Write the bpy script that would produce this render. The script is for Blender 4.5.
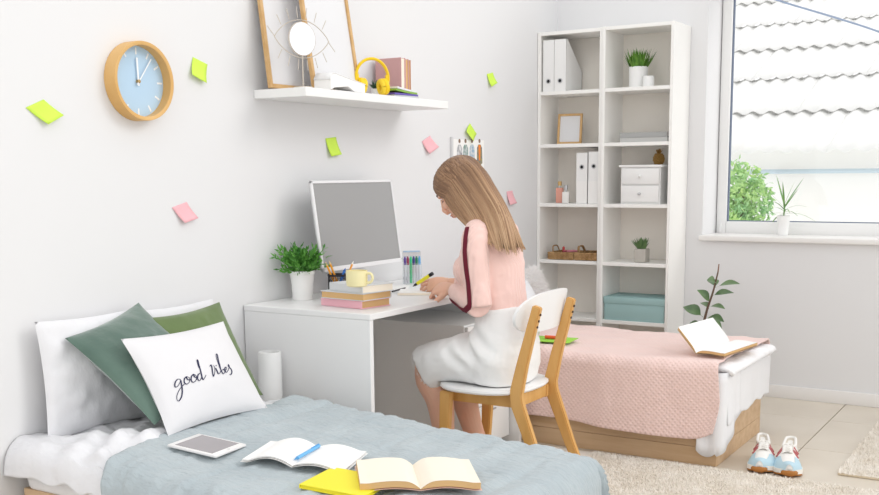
import bpy, bmesh, math, random
from mathutils import Vector, Matrix, noise
from mathutils.bvhtree import BVHTree
rnd = random.Random(7)
PI = math.pi
for o in list(bpy.data.objects): bpy.data.objects.remove(o)
scene = bpy.context.scene
C = scene.collection

# ------------------------------------------------------------------ camera
CX, CY, FOC = 439.5, 330.0, 1048.0
YAW, PITCH, ROLL = [math.radians(a) for a in (31.45, 8.5, -0.5)]
CAM = Vector((2.711, -5.786, 1.235))
fw = Vector((-math.sin(YAW)*math.cos(PITCH), math.cos(YAW)*math.cos(PITCH), -math.sin(PITCH)))
rt = fw.cross(Vector((0, 0, 1))).normalized(); up = rt.cross(fw)
cr, sr = math.cos(ROLL), math.sin(ROLL)
rt, up = cr*rt + sr*up, -sr*rt + cr*up
cd = bpy.data.cameras.new('camera'); cam = bpy.data.objects.new('camera', cd); C.objects.link(cam)
cam.matrix_world = Matrix(((rt.x, up.x, -fw.x, CAM.x), (rt.y, up.y, -fw.y, CAM.y), (rt.z, up.z, -fw.z, CAM.z), (0, 0, 0, 1)))
cd.sensor_width = 36; cd.lens = 36*FOC/879; cd.shift_y = (CY-247.5)/879; cd.clip_start = .05
scene.camera = cam
def at(px, py, ax, v):                      # photo pixel -> point on the plane axis = v
    d = rt*((px-CX)/FOC) - up*((py-CY)/FOC) + fw
    return CAM + d*((v-CAM[ax])/d[ax])
# ------------------------------------------------------------------ light
w = bpy.data.worlds.new('sky'); scene.world = w; w.use_nodes = True
bg = w.node_tree.nodes['Background']; bg.inputs[0].default_value = (1, 1, 1, 1); bg.inputs[1].default_value = 1.25
sl = bpy.data.lights.new('sun', 'SUN'); sl.energy = .7; sl.angle = math.radians(26); sl.color = (1, .975, .95)
so = bpy.data.objects.new('sun', sl); C.objects.link(so)
so.rotation_euler = Vector((1.0, .42, .62)).to_track_quat('Z', 'Y').to_euler()
vs = scene.view_settings; vs.view_transform = 'Standard'; vs.look = 'None'; vs.gamma = 1; vs.use_curve_mapping = False; vs.exposure = 0.0

# ------------------------------------------------------------------ materials
def lin(h):
    c = [int(h[i:i+2], 16)/255 for i in (0, 2, 4)]
    return tuple(((x+.055)/1.055)**2.4 if x > .04045 else x/12.92 for x in c)+(1,)
def mat(name, hexc, rough=.6, bump=None, var=None, spec=.3, sheen=0, metal=0, alpha=1, coords='Object', sss=0):
    m = bpy.data.materials.new(name); m.use_nodes = True
    nt = m.node_tree; b = nt.nodes['Principled BSDF']
    b.inputs['Base Color'].default_value = lin(hexc); b.inputs['Roughness'].default_value = rough
    b.inputs['Specular IOR Level'].default_value = spec; b.inputs['Metallic'].default_value = metal
    if sheen: b.inputs['Sheen Weight'].default_value = sheen
    if sss: b.inputs['Subsurface Weight'].default_value = sss; b.inputs['Subsurface Radius'].default_value = (.012, .005, .003)
    tc = nt.nodes.new('ShaderNodeTexCoord')
    if var:                                  # var = (scale, hex2[, stretch])
        mp = nt.nodes.new('ShaderNodeMapping'); mp.inputs['Scale'].default_value = var[2] if len(var) > 2 else (1, 1, 1)
        n = nt.nodes.new('ShaderNodeTexNoise'); n.inputs['Scale'].default_value = var[0]; n.inputs['Detail'].default_value = 5
        r = nt.nodes.new('ShaderNodeValToRGB'); r.color_ramp.elements[0].color = lin(hexc); r.color_ramp.elements[1].color = lin(var[1])
        r.color_ramp.elements[0].position = .35; r.color_ramp.elements[1].position = .65
        nt.links.new(tc.outputs[coords], mp.inputs[0]); nt.links.new(mp.outputs[0], n.inputs[0])
        nt.links.new(n.outputs[0], r.inputs[0]); nt.links.new(r.outputs[0], b.inputs['Base Color'])
    if bump:                                 # bump = (scale, strength, dist[, stretch])
        mp = nt.nodes.new('ShaderNodeMapping'); mp.inputs['Scale'].default_value = bump[3] if len(bump) > 3 else (1, 1, 1)
        n = nt.nodes.new('ShaderNodeTexNoise'); n.inputs['Scale'].default_value = bump[0]; n.inputs['Detail'].default_value = 4
        k = nt.nodes.new('ShaderNodeBump'); k.inputs['Strength'].default_value = bump[1]; k.inputs['Distance'].default_value = bump[2]
        nt.links.new(tc.outputs[coords], mp.inputs[0]); nt.links.new(mp.outputs[0], n.inputs[0])
        nt.links.new(n.outputs[0], k.inputs['Height']); nt.links.new(k.outputs[0], b.inputs['Normal'])
    return m
def wave_bump(m, scale, strength, dist, rot=(0, 0, 0), two=False, profile='SIN', coords='Object'):
    nt = m.node_tree; b = nt.nodes['Principled BSDF']
    tc = nt.nodes.new('ShaderNodeTexCoord'); outs = []
    for kk in range(2 if two else 1):
        mp = nt.nodes.new('ShaderNodeMapping'); mp.inputs['Rotation'].default_value = (rot[0], rot[1], rot[2]) if kk == 0 else (rot[0]*-1, rot[1]*-1, -rot[2])
        wv = nt.nodes.new('ShaderNodeTexWave'); wv.inputs['Scale'].default_value = scale; wv.wave_profile = profile
        nt.links.new(tc.outputs[coords], mp.inputs[0]); nt.links.new(mp.outputs[0], wv.inputs[0]); outs.append(wv.outputs['Fac'])
    h = outs[0]
    if two:
        mx = nt.nodes.new('ShaderNodeMath'); mx.operation = 'MULTIPLY'; nt.links.new(outs[0], mx.inputs[0]); nt.links.new(outs[1], mx.inputs[1]); h = mx.outputs[0]
    k = nt.nodes.new('ShaderNodeBump'); k.inputs['Strength'].default_value = strength; k.inputs['Distance'].default_value = dist
    nt.links.new(h, k.inputs['Height']); nt.links.new(k.outputs[0], b.inputs['Normal'])
    return m
def wood(name, a, b2, stretch, scale=6, rough=.45):
    return mat(name, a, rough, var=(scale, b2, stretch), bump=(scale*6, .08, .002, stretch))

WALL = mat('wall_paint', 'E3E3E4', .85, bump=(60, .05, .002))
TRIM = mat('white_trim', 'EDEBE9', .5)
WHITE = mat('white_lacquer', 'EFEFEE', .35)
CASEW = mat('bookcase_white', 'F6F5F2', .45)
CASEB = mat('bookcase_back', 'F3EEE6', .6)
OAK = wood('oak_veneer', 'D8BA97', 'CBAA84', (1, 8, 12), 3)
TILE = mat('beige_tile', 'DDD4C6', .35, var=(2.5, 'D4CABB'), bump=(30, .03, .001))
GROUT = mat('grout', 'A59B90', .9)
RUGM = mat('cream_pile', 'F0EAE1', .95, var=(9, 'E6DED2'), sheen=.2)
RUGB = mat('rug_backing', 'D8C9AF', .9)
LINEN = mat('white_linen', 'ECECEE', .85, bump=(220, .12, .001), sheen=.1)
SATIN = mat('white_satin', 'E4E4E7', .5, bump=(7, .6, .03, (1, 2.0, 1)), sheen=.1)
CHAIRW = mat('chair_wood', 'DEAE6C', .45, var=(4, 'D3A05B', (6, 6, 1)))
SKIN = mat('skin', 'E3B49C', .5, sss=.15, spec=.25)
PAPER = mat('paper', 'F4F3F1', .8)
CREAMP = mat('cream_paper', 'F3EADA', .85, bump=(180, .3, .001, (1, 1, 8)))
PAGES = mat('page_edges', 'D9B27E', .9, bump=(60, .6, .002, (.2, .2, 14)))
STEEL = mat('silver', 'C9CACC', .3, metal=.9)
BLACK = mat('black_plastic', '24242A', .4)
GLASS = bpy.data.materials.new('window_glass'); GLASS.use_nodes = True
def glassify(m, tint=(1, 1, 1, 1), fac=.06, rough=.02):
    nt = m.node_tree; nt.nodes.clear()
    out = nt.nodes.new('ShaderNodeOutputMaterial'); mx = nt.nodes.new('ShaderNodeMixShader')
    t = nt.nodes.new('ShaderNodeBsdfTransparent'); g = nt.nodes.new('ShaderNodeBsdfGlossy')
    t.inputs[0].default_value = tint; g.inputs['Roughness'].default_value = rough; mx.inputs[0].default_value = fac
    nt.links.new(t.outputs[0], mx.inputs[1]); nt.links.new(g.outputs[0], mx.inputs[2]); nt.links.new(mx.outputs[0], out.inputs[0])
glassify(GLASS, fac=.03)
CLEAR = bpy.data.materials.new('clear_plastic'); CLEAR.use_nodes = True; glassify(CLEAR, (.93, .95, .96, 1), .14, .15)

# ------------------------------------------------------------------ mesh builder
class MB:
    def __init__(s): s.v = []; s.f = []; s.t = None
    def add(s, vs, fs):
        n = len(s.v); s.v += [Vector(p) for p in vs]; s.f += [tuple(i+n for i in f) for f in fs]; return s
    def box(s, x0, x1, y0, y1, z0, z1):
        return s.add([(x, y, z) for z in (z0, z1) for y in (y0, y1) for x in (x0, x1)],
                     [(0, 2, 3, 1), (4, 5, 7, 6), (0, 1, 5, 4), (2, 6, 7, 3), (0, 4, 6, 2), (1, 3, 7, 5)])
    def rbox(s, x0, x1, y0, y1, z0, z1, r=.004, seg=2):
        b = bmesh.new(); bmesh.ops.create_cube(b, size=1)
        for q in b.verts: q.co = Vector(((x0+x1)/2+q.co.x*(x1-x0), (y0+y1)/2+q.co.y*(y1-y0), (z0+z1)/2+q.co.z*(z1-z0)))
        bmesh.ops.bevel(b, geom=b.edges[:], offset=r, segments=seg, affect='EDGES', profile=.5)
        return s.bm(b)
    def bm(s, b):
        b.verts.index_update(); s.add([q.co.copy() for q in b.verts], [[q.index for q in f.verts] for f in b.faces]); b.free(); return s
    def loft(s, rings, cap=True, closed=True):
        n = len(rings[0]); fs = []
        for i in range(len(rings)-1):
            for j in range(n if closed else n-1):
                a, b = i*n+j, i*n+(j+1) % n
                fs.append((a, b, b+n, a+n))
        if cap: fs += [tuple(range(n-1, -1, -1)), tuple(range((len(rings)-1)*n, len(rings)*n))]
        return s.add([p for r in rings for p in r], fs)
    def tube(s, path, r, n=8, cap=True, flat=1, side=None):
        path = [Vector(p) for p in path]; rings = []
        if not hasattr(r, '__len__'): r = [r]*len(path)
        u = None
        for i, p in enumerate(path):
            d = (path[min(i+1, len(path)-1)]-path[max(i-1, 0)])
            d = d.normalized() if d.length > 1e-9 else Vector((0, 0, 1))
            if u is None:
                u = (side or (Vector((0, 0, 1)) if abs(d.z) < .9 else Vector((1, 0, 0))))
            u = (u - d*u.dot(d)).normalized(); q = d.cross(u)
            rings.append([p + u*(r[i]*flat*math.cos(2*PI*j/n)) + q*(r[i]*math.sin(2*PI*j/n)) for j in range(n)])
        return s.loft(rings, cap)
    def lathe(s, prof, n=24, c=(0, 0, 0), cap=True):
        c = Vector(c)
        return s.loft([[c+Vector((r*math.cos(2*PI*j/n), r*math.sin(2*PI*j/n), z)) for j in range(n)] for r, z in prof], cap)
    def grid(s, fn, nu, nv):
        return s.loft([[fn(i/(nu-1), j/(nv-1)) for j in range(nv)] for i in range(nu)], False, False)
    def ell(s, c, r, R=None, nu=10, nv=16):
        c = Vector(c); R = R or Matrix.Identity(3)
        return s.loft([[c + R @ Vector((r[0]*math.sin(a)*math.cos(2*PI*j/nv), r[1]*math.sin(a)*math.sin(2*PI*j/nv), r[2]*math.cos(a))) for j in range(nv)]
                       for a in [PI*(.02+.96*i/(nu-1)) for i in range(nu)]][::-1])
    def prism(s, pts, h):                    # 2-D outline extruded along +z
        n = len(pts)
        return s.add([(x, y, 0) for x, y in pts]+[(x, y, h) for x, y in pts],
                     [tuple(range(n-1, -1, -1)), tuple(range(n, 2*n))]+[(i, (i+1) % n, n+(i+1) % n, n+i) for i in range(n)])
    def xf(s, M, a=0):
        for i in range(a, len(s.v)): s.v[i] = M @ s.v[i]
        return s
def wm(o):
    m = o.matrix_basis.copy()
    while o.parent: o = o.parent; m = o.matrix_basis @ m
    return m
def finish(o, label, cat, group, kind):
    if label: o['label'] = label
    if cat: o['category'] = cat
    if group: o['group'] = group
    if kind: o['kind'] = kind
    return o
def mesh_of(name, mb, smooth=True, ang=35):
    me = bpy.data.meshes.new(name); me.from_pydata([tuple(p) for p in mb.v], [], mb.f)
    b = bmesh.new(); b.from_mesh(me); bmesh.ops.recalc_face_normals(b, faces=b.faces[:]) if len(mb.f) < 60000 else None; b.to_mesh(me); b.free()
    if smooth: me.shade_smooth(); me.set_sharp_from_angle(angle=math.radians(ang))
    return me
def obj(name, mb, m, parent=None, M=None, label=None, cat=None, group=None, kind=None, smooth=True, ang=35, origin=None):
    if M is not None: mb.xf(M)
    loc = Vector((0, 0, 0))
    if parent is not None: mb.xf(wm(parent).inverted())
    else:
        lo = [min(p[i] for p in mb.v) for i in range(3)]; hi = [max(p[i] for p in mb.v) for i in range(3)]
        loc = Vector(origin) if origin else Vector(((lo[0]+hi[0])/2, (lo[1]+hi[1])/2, lo[2])); mb.xf(Matrix.Translation(-loc))
    o = bpy.data.objects.new(name, mesh_of(name, mb, smooth, ang)); C.objects.link(o)
    o.location = loc; o.data.materials.append(m)
    if parent is not None: o.parent = parent
    return finish(o, label, cat, group, kind)
def put(name, me, m, parent):                # finished mesh in world coordinates -> part
    me.transform(wm(parent).inverted()); o = bpy.data.objects.new(name, me); C.objects.link(o); o.parent = parent
    me.materials.clear(); me.materials.append(m); return o
def thing(name, label, cat, loc=(0, 0, 0), rotz=0, group=None, kind=None):
    o = bpy.data.objects.new(name, None); C.objects.link(o); o.empty_display_size = .05
    o.location = loc; o.rotation_euler = (0, 0, rotz)
    return finish(o, label, cat, group, kind)
def twin(o, parent, loc=None):
    c = o.copy(); C.objects.link(c); c.parent = parent
    if loc is not None: c.location = loc
    return c
def solid(o, t, off=-1):
    md = o.modifiers.new('thickness', 'SOLIDIFY'); md.thickness = t; md.offset = off; return o
def T(x, y, z): return Matrix.Translation((x, y, z))
def Rz(a): return Matrix.Rotation(a, 4, 'Z')
def frame(o, ex, ez):                        # matrix with local x along ex, local z along ez (orthogonalised)
    ex = Vector(ex).normalized(); ez = Vector(ez); ez = (ez-ex*ez.dot(ex)).normalized(); ey = ez.cross(ex)
    return Matrix(((ex.x, ey.x, ez.x, o[0]), (ex.y, ey.y, ez.y, o[1]), (ex.z, ey.z, ez.z, o[2]), (0, 0, 0, 1)))
def fr(p, o=3): return noise.fractal(Vector(p), 1.0, 2.0, o)
def crom(P, n):
    P = [Vector(p) for p in P]; out = []
    for i in range(n):
        t = i/(n-1)*(len(P)-1); k = min(int(t), len(P)-2); t -= k
        a, b, c, d = P[max(k-1, 0)], P[k], P[k+1], P[min(k+2, len(P)-1)]
        out.append(.5*(2*b+(c-a)*t+(2*a-5*b+4*c-d)*t*t+(3*b-a-3*c+d)*t**3))
    return out
def remesh(mb, vox, sm=4, fac=.5):
    me = bpy.data.meshes.new('tmp'); me.from_pydata([tuple(p) for p in mb.v], [], mb.f)
    b = bmesh.new(); b.from_mesh(me); bmesh.ops.recalc_face_normals(b, faces=b.faces[:]); b.to_mesh(me); b.free()
    o = bpy.data.objects.new('tmp', me); C.objects.link(o)
    r = o.modifiers.new('r', 'REMESH'); r.mode = 'VOXEL'; r.voxel_size = vox
    if sm: q = o.modifiers.new('s', 'SMOOTH'); q.iterations = sm; q.factor = fac
    dg = bpy.context.evaluated_depsgraph_get(); out = bpy.data.meshes.new_from_object(o.evaluated_get(dg))
    bpy.data.objects.remove(o); out.shade_smooth(); return out

# ================================================================== SETTING
obj('wall_left', MB().box(-.14, 0, -6.6, .3, -.02, 2.75), WALL, kind='structure', smooth=False)
WX0, WX1, WZ0, WZ1 = .902, 2.75, .852, 2.45
mb = MB(); mb.box(0, WX0, 0, .3, -.02, 2.75); mb.box(WX1, 4.6, 0, .3, -.02, 2.75); mb.box(WX0, WX1, 0, .3, -.02, WZ0); mb.box(WX0, WX1, 0, .3, WZ1, 2.75)
obj('wall_back', mb, WALL, kind='structure', smooth=False)
obj('baseboard_back', MB().rbox(.815, 4.6, -.013, 0, 0, .07, .003), TRIM, kind='structure')
obj('baseboard_left', MB().rbox(0, .012, -6.6, -2.80, 0, .07, .003), TRIM, kind='structure')
fl = obj('floor', MB().box(-.14, 4.6, -6.6, .3, -.06, -.006), GROUT, kind='structure', smooth=False)
TX, TY, TS = 1.706, -.424, .604
tb = MB().rbox(-TS/2+.0025, TS/2-.0025, -TS/2+.0025, TS/2-.0025, -.012, 0, .0015, 1)
t0 = None
for i in range(-3, 5):
    for j in range(-10, 2):
        x, y = TX+(i+.5)*TS, TY+(j+.5)*TS
        if t0 is None:
            t0 = obj('tile', tb, TILE, fl, M=T(x, y, 0)); base = Vector((x, y, 0)); tmpm = t0.data
            tmpm.transform(T(*(-(base-fl.location)))); t0.location = base-fl.location; t0.rotation_euler = (0, 0, 0)
        else: twin(t0, fl, Vector((x, y, 0))-fl.location)

# window: white sash with panes, deep reveal and sill
FY = .255
win = thing('window_1', None, None, (1.8, FY, WZ0), kind='structure')
def fbar(n, x0, x1, z0, z1, y0=FY, y1=FY+.06): return obj(n, MB().rbox(x0, x1, y0, y1, z0, z1, .006), WHITE, win)
fbar('frame_side', WX0, WX0+.03, WZ0, WZ1); fbar('frame_side', WX1-.03, WX1, WZ0, WZ1)
fbar('frame_sill', WX0+.03, WX1-.03, WZ0, WZ0+.035); fbar('frame_head', WX0+.03, WX1-.03, WZ1-.035, WZ1)
gx0 = at(731, 110, 1, FY+.02).x; gz0 = at(728, 221, 1, FY+.02).z
DG = mat('grey_gasket', '6F7A8E', .6)
mid = 2.02
for a, b in ((gx0, mid-.05), (mid+.05, WX1-.09)):
    s0, s1 = a-.055, b+.055
    sash = fbar('sash', s0, a, WZ0+.02, WZ1-.02, FY-.012, FY+.05)
    for q in ((b, s1, WZ0+.02, WZ1-.02), (a, b, WZ0+.02, gz0), (a, b, WZ1-.09, WZ1-.02)):
        obj('sash_bar', MB().rbox(q[0], q[1], FY-.012, FY+.05, q[2], q[3], .006), WHITE, sash)
    obj('gasket', MB().box(a, a+.006, FY+.005, FY+.03, gz0, WZ1-.09).box(b-.006, b, FY+.005, FY+.03, gz0, WZ1-.09).box(a, b, FY+.005, FY+.03, gz0, gz0+.005), DG, sash)
    obj('pane', MB().box(a, b, FY+.018, FY+.022, gz0, WZ1-.09), GLASS, sash, smooth=False)
obj('hinge', MB().tube([(WX0+.028, FY-.012, WZ0+.03), (WX0+.028, FY-.012, WZ0+.085)], .007, 10), WHITE, win)
obj('window_sill', MB().rbox(WX0-.012, WX1+.012, -.03, FY, WZ0, WZ0+.028, .004), TRIM, win)
SILLZ = WZ0+.028

# outside: neighbouring roof of corrugated sheets, wall, gutter, cable, tree
OUTW = mat('pale_fibre_cement', 'F7F7F5', .8, var=(1.2, 'F1F1EF'))
ny = 4.6
house = thing('neighbour_house', 'pale house with a corrugated roof seen through the window', 'building', (-1, ny, -1.2))
ez = at(800, 151, 1, ny).z
obj('house_wall', MB().box(-7, 4.5, ny+.5, ny+.7, -1.2, ez+.1), mat('pale_render', 'F7F6F3', .9), house, smooth=False)
obj('gutter', MB().tube([(-7, ny+.42, at(800, 172, 1, ny+.42).z), (4.5, ny+.42, at(800, 171, 1, ny+.42).z)], .022, 8), mat('blue_grey_pipe', 'C3D3DD', .6), house)
slope = math.radians(24); CL = 1.05
def corr(x): return .017*math.cos(x*2*PI/.177)
shm = None
nx = 30
for r in range(6):
    for c in range(9):
        if shm is None:
            g = MB().grid(lambda u, v: Vector(((u-.5)*1.24, v*CL*1.1*math.cos(slope), v*CL*1.1*math.sin(slope)*.93+corr((u-.5)*1.24))), 57, 3)
            shm = obj('roof_sheet', g, OUTW, house, M=T(-6.2, ny, ez)); solid(shm, .008)
            q = Vector((-6.2, ny, ez))-house.location; shm.data.transform(T(*-q)); shm.location = q
        else:
            twin(shm, house, Vector((-6.2+(c)*1.239-(.5 if r % 2 else 0), ny+r*CL*math.cos(slope), ez+r*CL*math.sin(slope)))-house.location)
cp = [at(740, -14, 1, 3.0), at(780, 1, 1, 3.1), at(830, 16, 1, 3.2), at(885, 34, 1, 3.3), at(960, 66, 1, 3.4)]
obj('cable', MB().tube(crom(cp, 16), .008, 6), mat('cable_grey', '8C9BB4', .6), label='thin overhead cable strung outside above the corrugated roof', cat='cable')
LEAFO = mat('sunlit_leaf', 'BFE08C', .6, var=(6, '93C48A'))
def leafcard(mb, p, d, n, L, W):
    d = d.normalized(); s_ = d.cross(n); s_ = s_.normalized() if s_.length > 1e-5 else Vector((1, 0, 0)); q = s_.cross(d)
    mb.add([p, p+d*L*.5+s_*W*.5+q*L*.06, p+d*L, p+d*L*.5-s_*W*.5+q*L*.06], [(0, 1, 2, 3)])
def rvec(): return Vector((rnd.gauss(0, 1), rnd.gauss(0, 1), rnd.gauss(0, 1))).normalized()
ty = 3.6
tc_ = at(744, 196, 1, ty)
tree = thing('garden_tree', 'leafy green tree growing outside the window', 'tree', (tc_.x, ty, -1.2))
obj('trunk', MB().tube([(tc_.x, ty, -1.2), (tc_.x+.03, ty, -.2), (tc_.x-.02, ty, tc_.z)], [.07, .05, .02], 8), mat('bark', '7B6A58', .9), tree)
mb = MB()
for i in range(2600):
    p = rvec()*rnd.random()**.4; p = tc_+Vector((p.x*.30-.05, p.y*.3, p.z*.42-.1))
    leafcard(mb, p, rvec()+Vector((0, 0, -.4)), rvec(), rnd.uniform(.04, .08), rnd.uniform(.02, .035))
obj('foliage', mb, LEAFO, tree, kind='stuff', smooth=False)

# ================================================================== BOOKCASES
Zs = [.405, .733, 1.058, 1.395, 1.69]
def bookcase(x0, x1, y0, label):
    b = thing('bookcase', label, 'bookcase', ((x0+x1)/2, (y0)/2, 0), group='tall white bookcases')
    t = .018
    P = lambda n, *a: obj(n, MB().rbox(*a, .0015, 1), CASEW, b)
    P('side_panel', x0, x0+t, y0, -.003, 0, 2.02); P('side_panel', x1-t, x1, y0, -.003, 0, 2.02)
    P('top_panel', x0+t, x1-t, y0+.002, -.003, 2.0, 2.019); P('plinth', x0+t, x1-t, y0+.02, y0+.035, 0, .06)
    P('bottom_panel', x0+t, x1-t, y0+.003, -.003, .06, .078)
    obj('back_panel', MB().box(x0+t, x1-t, -.009, -.004, .06, 2.0), CASEB, b, smooth=False)
    for z in Zs: P('shelf_board', x0+t, x1-t, y0+.003, -.009, z-.02, z)
    return b
bookcase(.002, .398, -.26, 'tall white bookcase holding files, picture frame, perfume and wicker tray')
bookcase(.402, .808, -.275, 'tall white bookcase holding plants, grey books, mini drawers and teal box')
FW = mat('file_white', 'F0F0EF', .5); HOLE = mat('black_ring', '1B1C20', .4)
def magfile(x0, x1, yf, z, h, d, cut, label, group):
    o = thing('magazine_file', label, 'file box', ((x0+x1)/2, yf+d/2, z), group=group)
    pts = [(yf, z), (yf, z+h), (yf+.02, z+h), (yf+d, z+h*cut), (yf+d, z)]
    a = MB(); n = len(pts); w_ = .003
    for xa in (x0, x1-w_):                    # two cut side walls, front, back and base: an open holder
        a.add([(xa, y, q) for y, q in pts]+[(xa+w_, y, q) for y, q in pts], [tuple(range(n)), tuple(range(2*n-1, n-1, -1))]+[(i, (i+1) % n, n+(i+1) % n, n+i) for i in range(n)])
    a.box(x0, x1, yf-.001, yf+w_, z, z+h); a.box(x0, x1, yf+d-w_, yf+d+.001, z, z+h*cut); a.box(x0, x1, yf, yf+d, z, z+w_)
    obj('holder', a, FW, o, smooth=False)
    cx = (x0+x1)/2; zz = z+h*.2 if cut < .9 else z+h*.72
    r = MB().lathe([(.009, 0), (.0145, 0), (.0145, .003), (.009, .003)], 20, cap=False)
    obj('finger_ring', r, STEEL, o, M=T(cx, yf-.0005, zz) @ Matrix.Rotation(PI/2, 4, 'X'))
    obj('finger_hole', MB().lathe([(.0, 0), (.0115, 0), (.0115, .002), (0, .002)], 20, cap=False), HOLE, o, M=T(cx, yf-.0008, zz) @ Matrix.Rotation(PI/2, 4, 'X'))
z = Zs[4]+.0005
magfile(.030, .098, -.245, z, .285, .22, .42, 'white magazine file against the left panel of the top shelf', 'magazine files')
magfile(.100, .172, -.245, z, .285, .22, .42, 'white magazine file with sloping side visible on the top shelf', 'magazine files')
z = Zs[2]+.0005
magfile(.238, .305, -.235, z, .285, .21, 1, 'white lever file standing beside the white perfume bottle', 'lever files')
magfile(.312, .376, -.235, z, .29, .21, 1, 'white lever file standing against the right panel of its shelf', 'lever files')
for o_ in list(bpy.data.objects):
    if o_.get('group') == 'lever files':
        x = o_.location.x; obj('label_strip', MB().box(x-.033, x+.033, -.2375, -.236, z+.004, z+.125), PAPER, o_, smooth=False)
# picture frame on second shelf
FRW = wood('frame_wood', 'D3AE7C', 'C79F6A', (3, 3, 3), 8)
def pframe(name, label, M, w_, h, b_, d, inner, group=None, mats=None):
    c = M.translation
    o = thing(name, label, 'picture frame', tuple(c), group=group)
    for q in ((-w_/2, -w_/2+b_, 0, h), (w_/2-b_, w_/2, 0, h), (-w_/2+b_, w_/2-b_, 0, b_), (-w_/2+b_, w_/2-b_, h-b_, h)):
        obj('moulding', MB().rbox(q[0], q[1], 0, d, q[2], q[3], .0015, 1), FRW, o, M=M)
    obj('print', MB().box(-w_/2+b_, w_/2-b_, d*.45, d*.9, b_, h-b_), inner, o, M=M, smooth=False)
    return o
PRINT = mat('print_grey_reflection', 'DFDFE1', .2, spec=.5)  # grey reflection of the frame glass is put into the print colour
z = Zs[3]+.001
pframe('picture_frame', 'small wood-framed blank picture standing on a bookcase shelf', T(.155, -.16, z) @ Rz(math.radians(8)) @ Matrix.Rotation(math.radians(-8), 4, 'X'), .145, .175, .013, .014, PRINT)
# perfume
def bottle(x, y, z, w_, d, h, m, capm, label):
    o = thing('perfume_bottle', label, 'bottle', (x, y, z), group='perfume bottles')
    obj('body', MB().rbox(x-w_/2, x+w_/2, y-d/2, y+d/2, z, z+h, .005), m, o)
    obj('neck', MB().lathe([(.007, h), (.007, h+.012)], 14, (x, y, z)), STEEL, o)
    obj('cap', MB().lathe([(.011, h+.012), (.0115, h+.034), (.009, h+.037)], 16, (x, y, z)), capm, o)
z = Zs[2]+.0005
bottle(.105, -.17, z, .042, .025, .088, mat('coral_glass', 'E9A796', .2), mat('gold', 'D8B47A', .3, metal=.7), 'coral pink perfume bottle with gold cap')
bottle(.158, -.20, z, .042, .022, .066, mat('frosted_glass', 'F2EFEC', .2), STEEL, 'frosted white perfume bottle with silver cap')
# wicker tray
WICK = mat('wicker', 'C7A376', .8, var=(40, '9E7A50'), bump=(140, .8, .004))
def tray(x0, x1, y0, y1, z, h, label):
    o = thing('wicker_tray', label, 'basket', ((x0+x1)/2, (y0+y1)/2, z), group='wicker trays')
    obj('tray_base', MB().rbox(x0+.004, x1-.004, y0+.004, y1-.004, z, z+.006, .002), WICK, o)
    for r in range(6):                        # woven courses
        zz = z+.006+r*h/6; pts = []
        for k in range(97):
            s_ = k/96*4; e = int(min(s_, 3.999)); f = s_-e
            q = [(x0+f*(x1-x0), y0), (x1, y0+f*(y1-y0)), (x1-f*(x1-x0), y1), (x0, y1-f*(y1-y0))][e]
            wv = .0025*math.sin(k*PI/1.5+(r % 2)*PI); cxx, cyy = (x0+x1)/2, (y0+y1)/2
            n_ = Vector((0, -1, 0)) if e == 0 else Vector((1, 0, 0)) if e == 1 else Vector((0, 1, 0)) if e == 2 else Vector((-1, 0, 0))
            pts.append(Vector((q[0], q[1], zz))+n_*wv)
        obj('woven_course', MB().tube(pts, h/11, 5, False), WICK, o)
    for s_ in (x0, x1):
        obj('handle', MB().tube(crom([(s_, -.2+.03, z+h), (s_, -.17, z+h+.03), (s_, -.14, z+h+.035), (s_, -.11, z+h+.03), (s_, -.08, z+h)], 14), .004, 6), WICK, o)
z = Zs[1]+.001
tray(.065, .225, -.24, -.05, z, .04, 'woven wicker tray with red lipstick in it')
tray(.232, .368, -.24, -.05, z, .042, 'woven wicker tray against the right panel of its shelf')
o = thing('lipstick', 'red lipstick sticking up out of the wicker tray', 'lipstick', (.128, -.16, z+.012))
obj('tube', MB().lathe([(.009, 0), (.009, .03)], 14, (.128, -.16, z+.012)), mat('dark_red_tube', '8E2F33', .3), o)
obj('bullet', MB().lathe([(.0075, .03), (.0075, .052), (.003, .06)], 14, (.128, -.16, z+.012)), mat('lip_red', 'C4433F', .4), o)
for px_, hx in ((.165, 'B5586A'), (.19, 'D98C9C')):
    obj('lip_gloss', MB().tube([(px_-.03, -.18, z+.045), (px_+.02, -.13, z+.045)], .006, 10), mat('gloss_'+hx, hx, .3), label='pink lip gloss tube lying in the wicker tray' if hx == 'D98C9C' else 'mauve lip gloss tube lying in the wicker tray', cat='lip gloss')
# plants
def blades(n, c, r0, rr, hh, w_, lean, seg=4, droop=.0):
    mb = MB()
    for i in range(n):
        a = rnd.uniform(0, 2*PI); q = math.sqrt(rnd.random()); b = Vector((c[0]+r0*q*math.cos(a), c[1]+r0*q*math.sin(a), c[2]))
        a2 = a+rnd.gauss(0, .5); L = rnd.uniform(*hh); ln = lean*q*rnd.uniform(.5, 1.2)
        d = Vector((math.cos(a2), math.sin(a2), 0)); s_ = Vector((-d.y, d.x, 0)); L_ = []; ww = rnd.uniform(.7, 1.1)*w_
        for k in range(seg+1):
            f = k/seg; p = b+d*(L*math.sin(ln)*f+droop*L*f*f)+Vector((0, 0, L*math.cos(ln)*f-droop*L*f*f*.8))
            wd = ww*math.sin(PI*min(.25+f*.75, 1))*.5+.0002; L_.append([p-s_*wd, p+d*0.0005+Vector((0, 0, .0004)), p+s_*wd])
        mb.loft(L_, False, False)
    return mb
GREEN = mat('grass_green', '6E9A3C', .5, var=(30, '4F7F2E')); SOIL = mat('soil', '4A3B2E', .95)
POTW = mat('white_ceramic', 'F1F1F0', .3)
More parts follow.
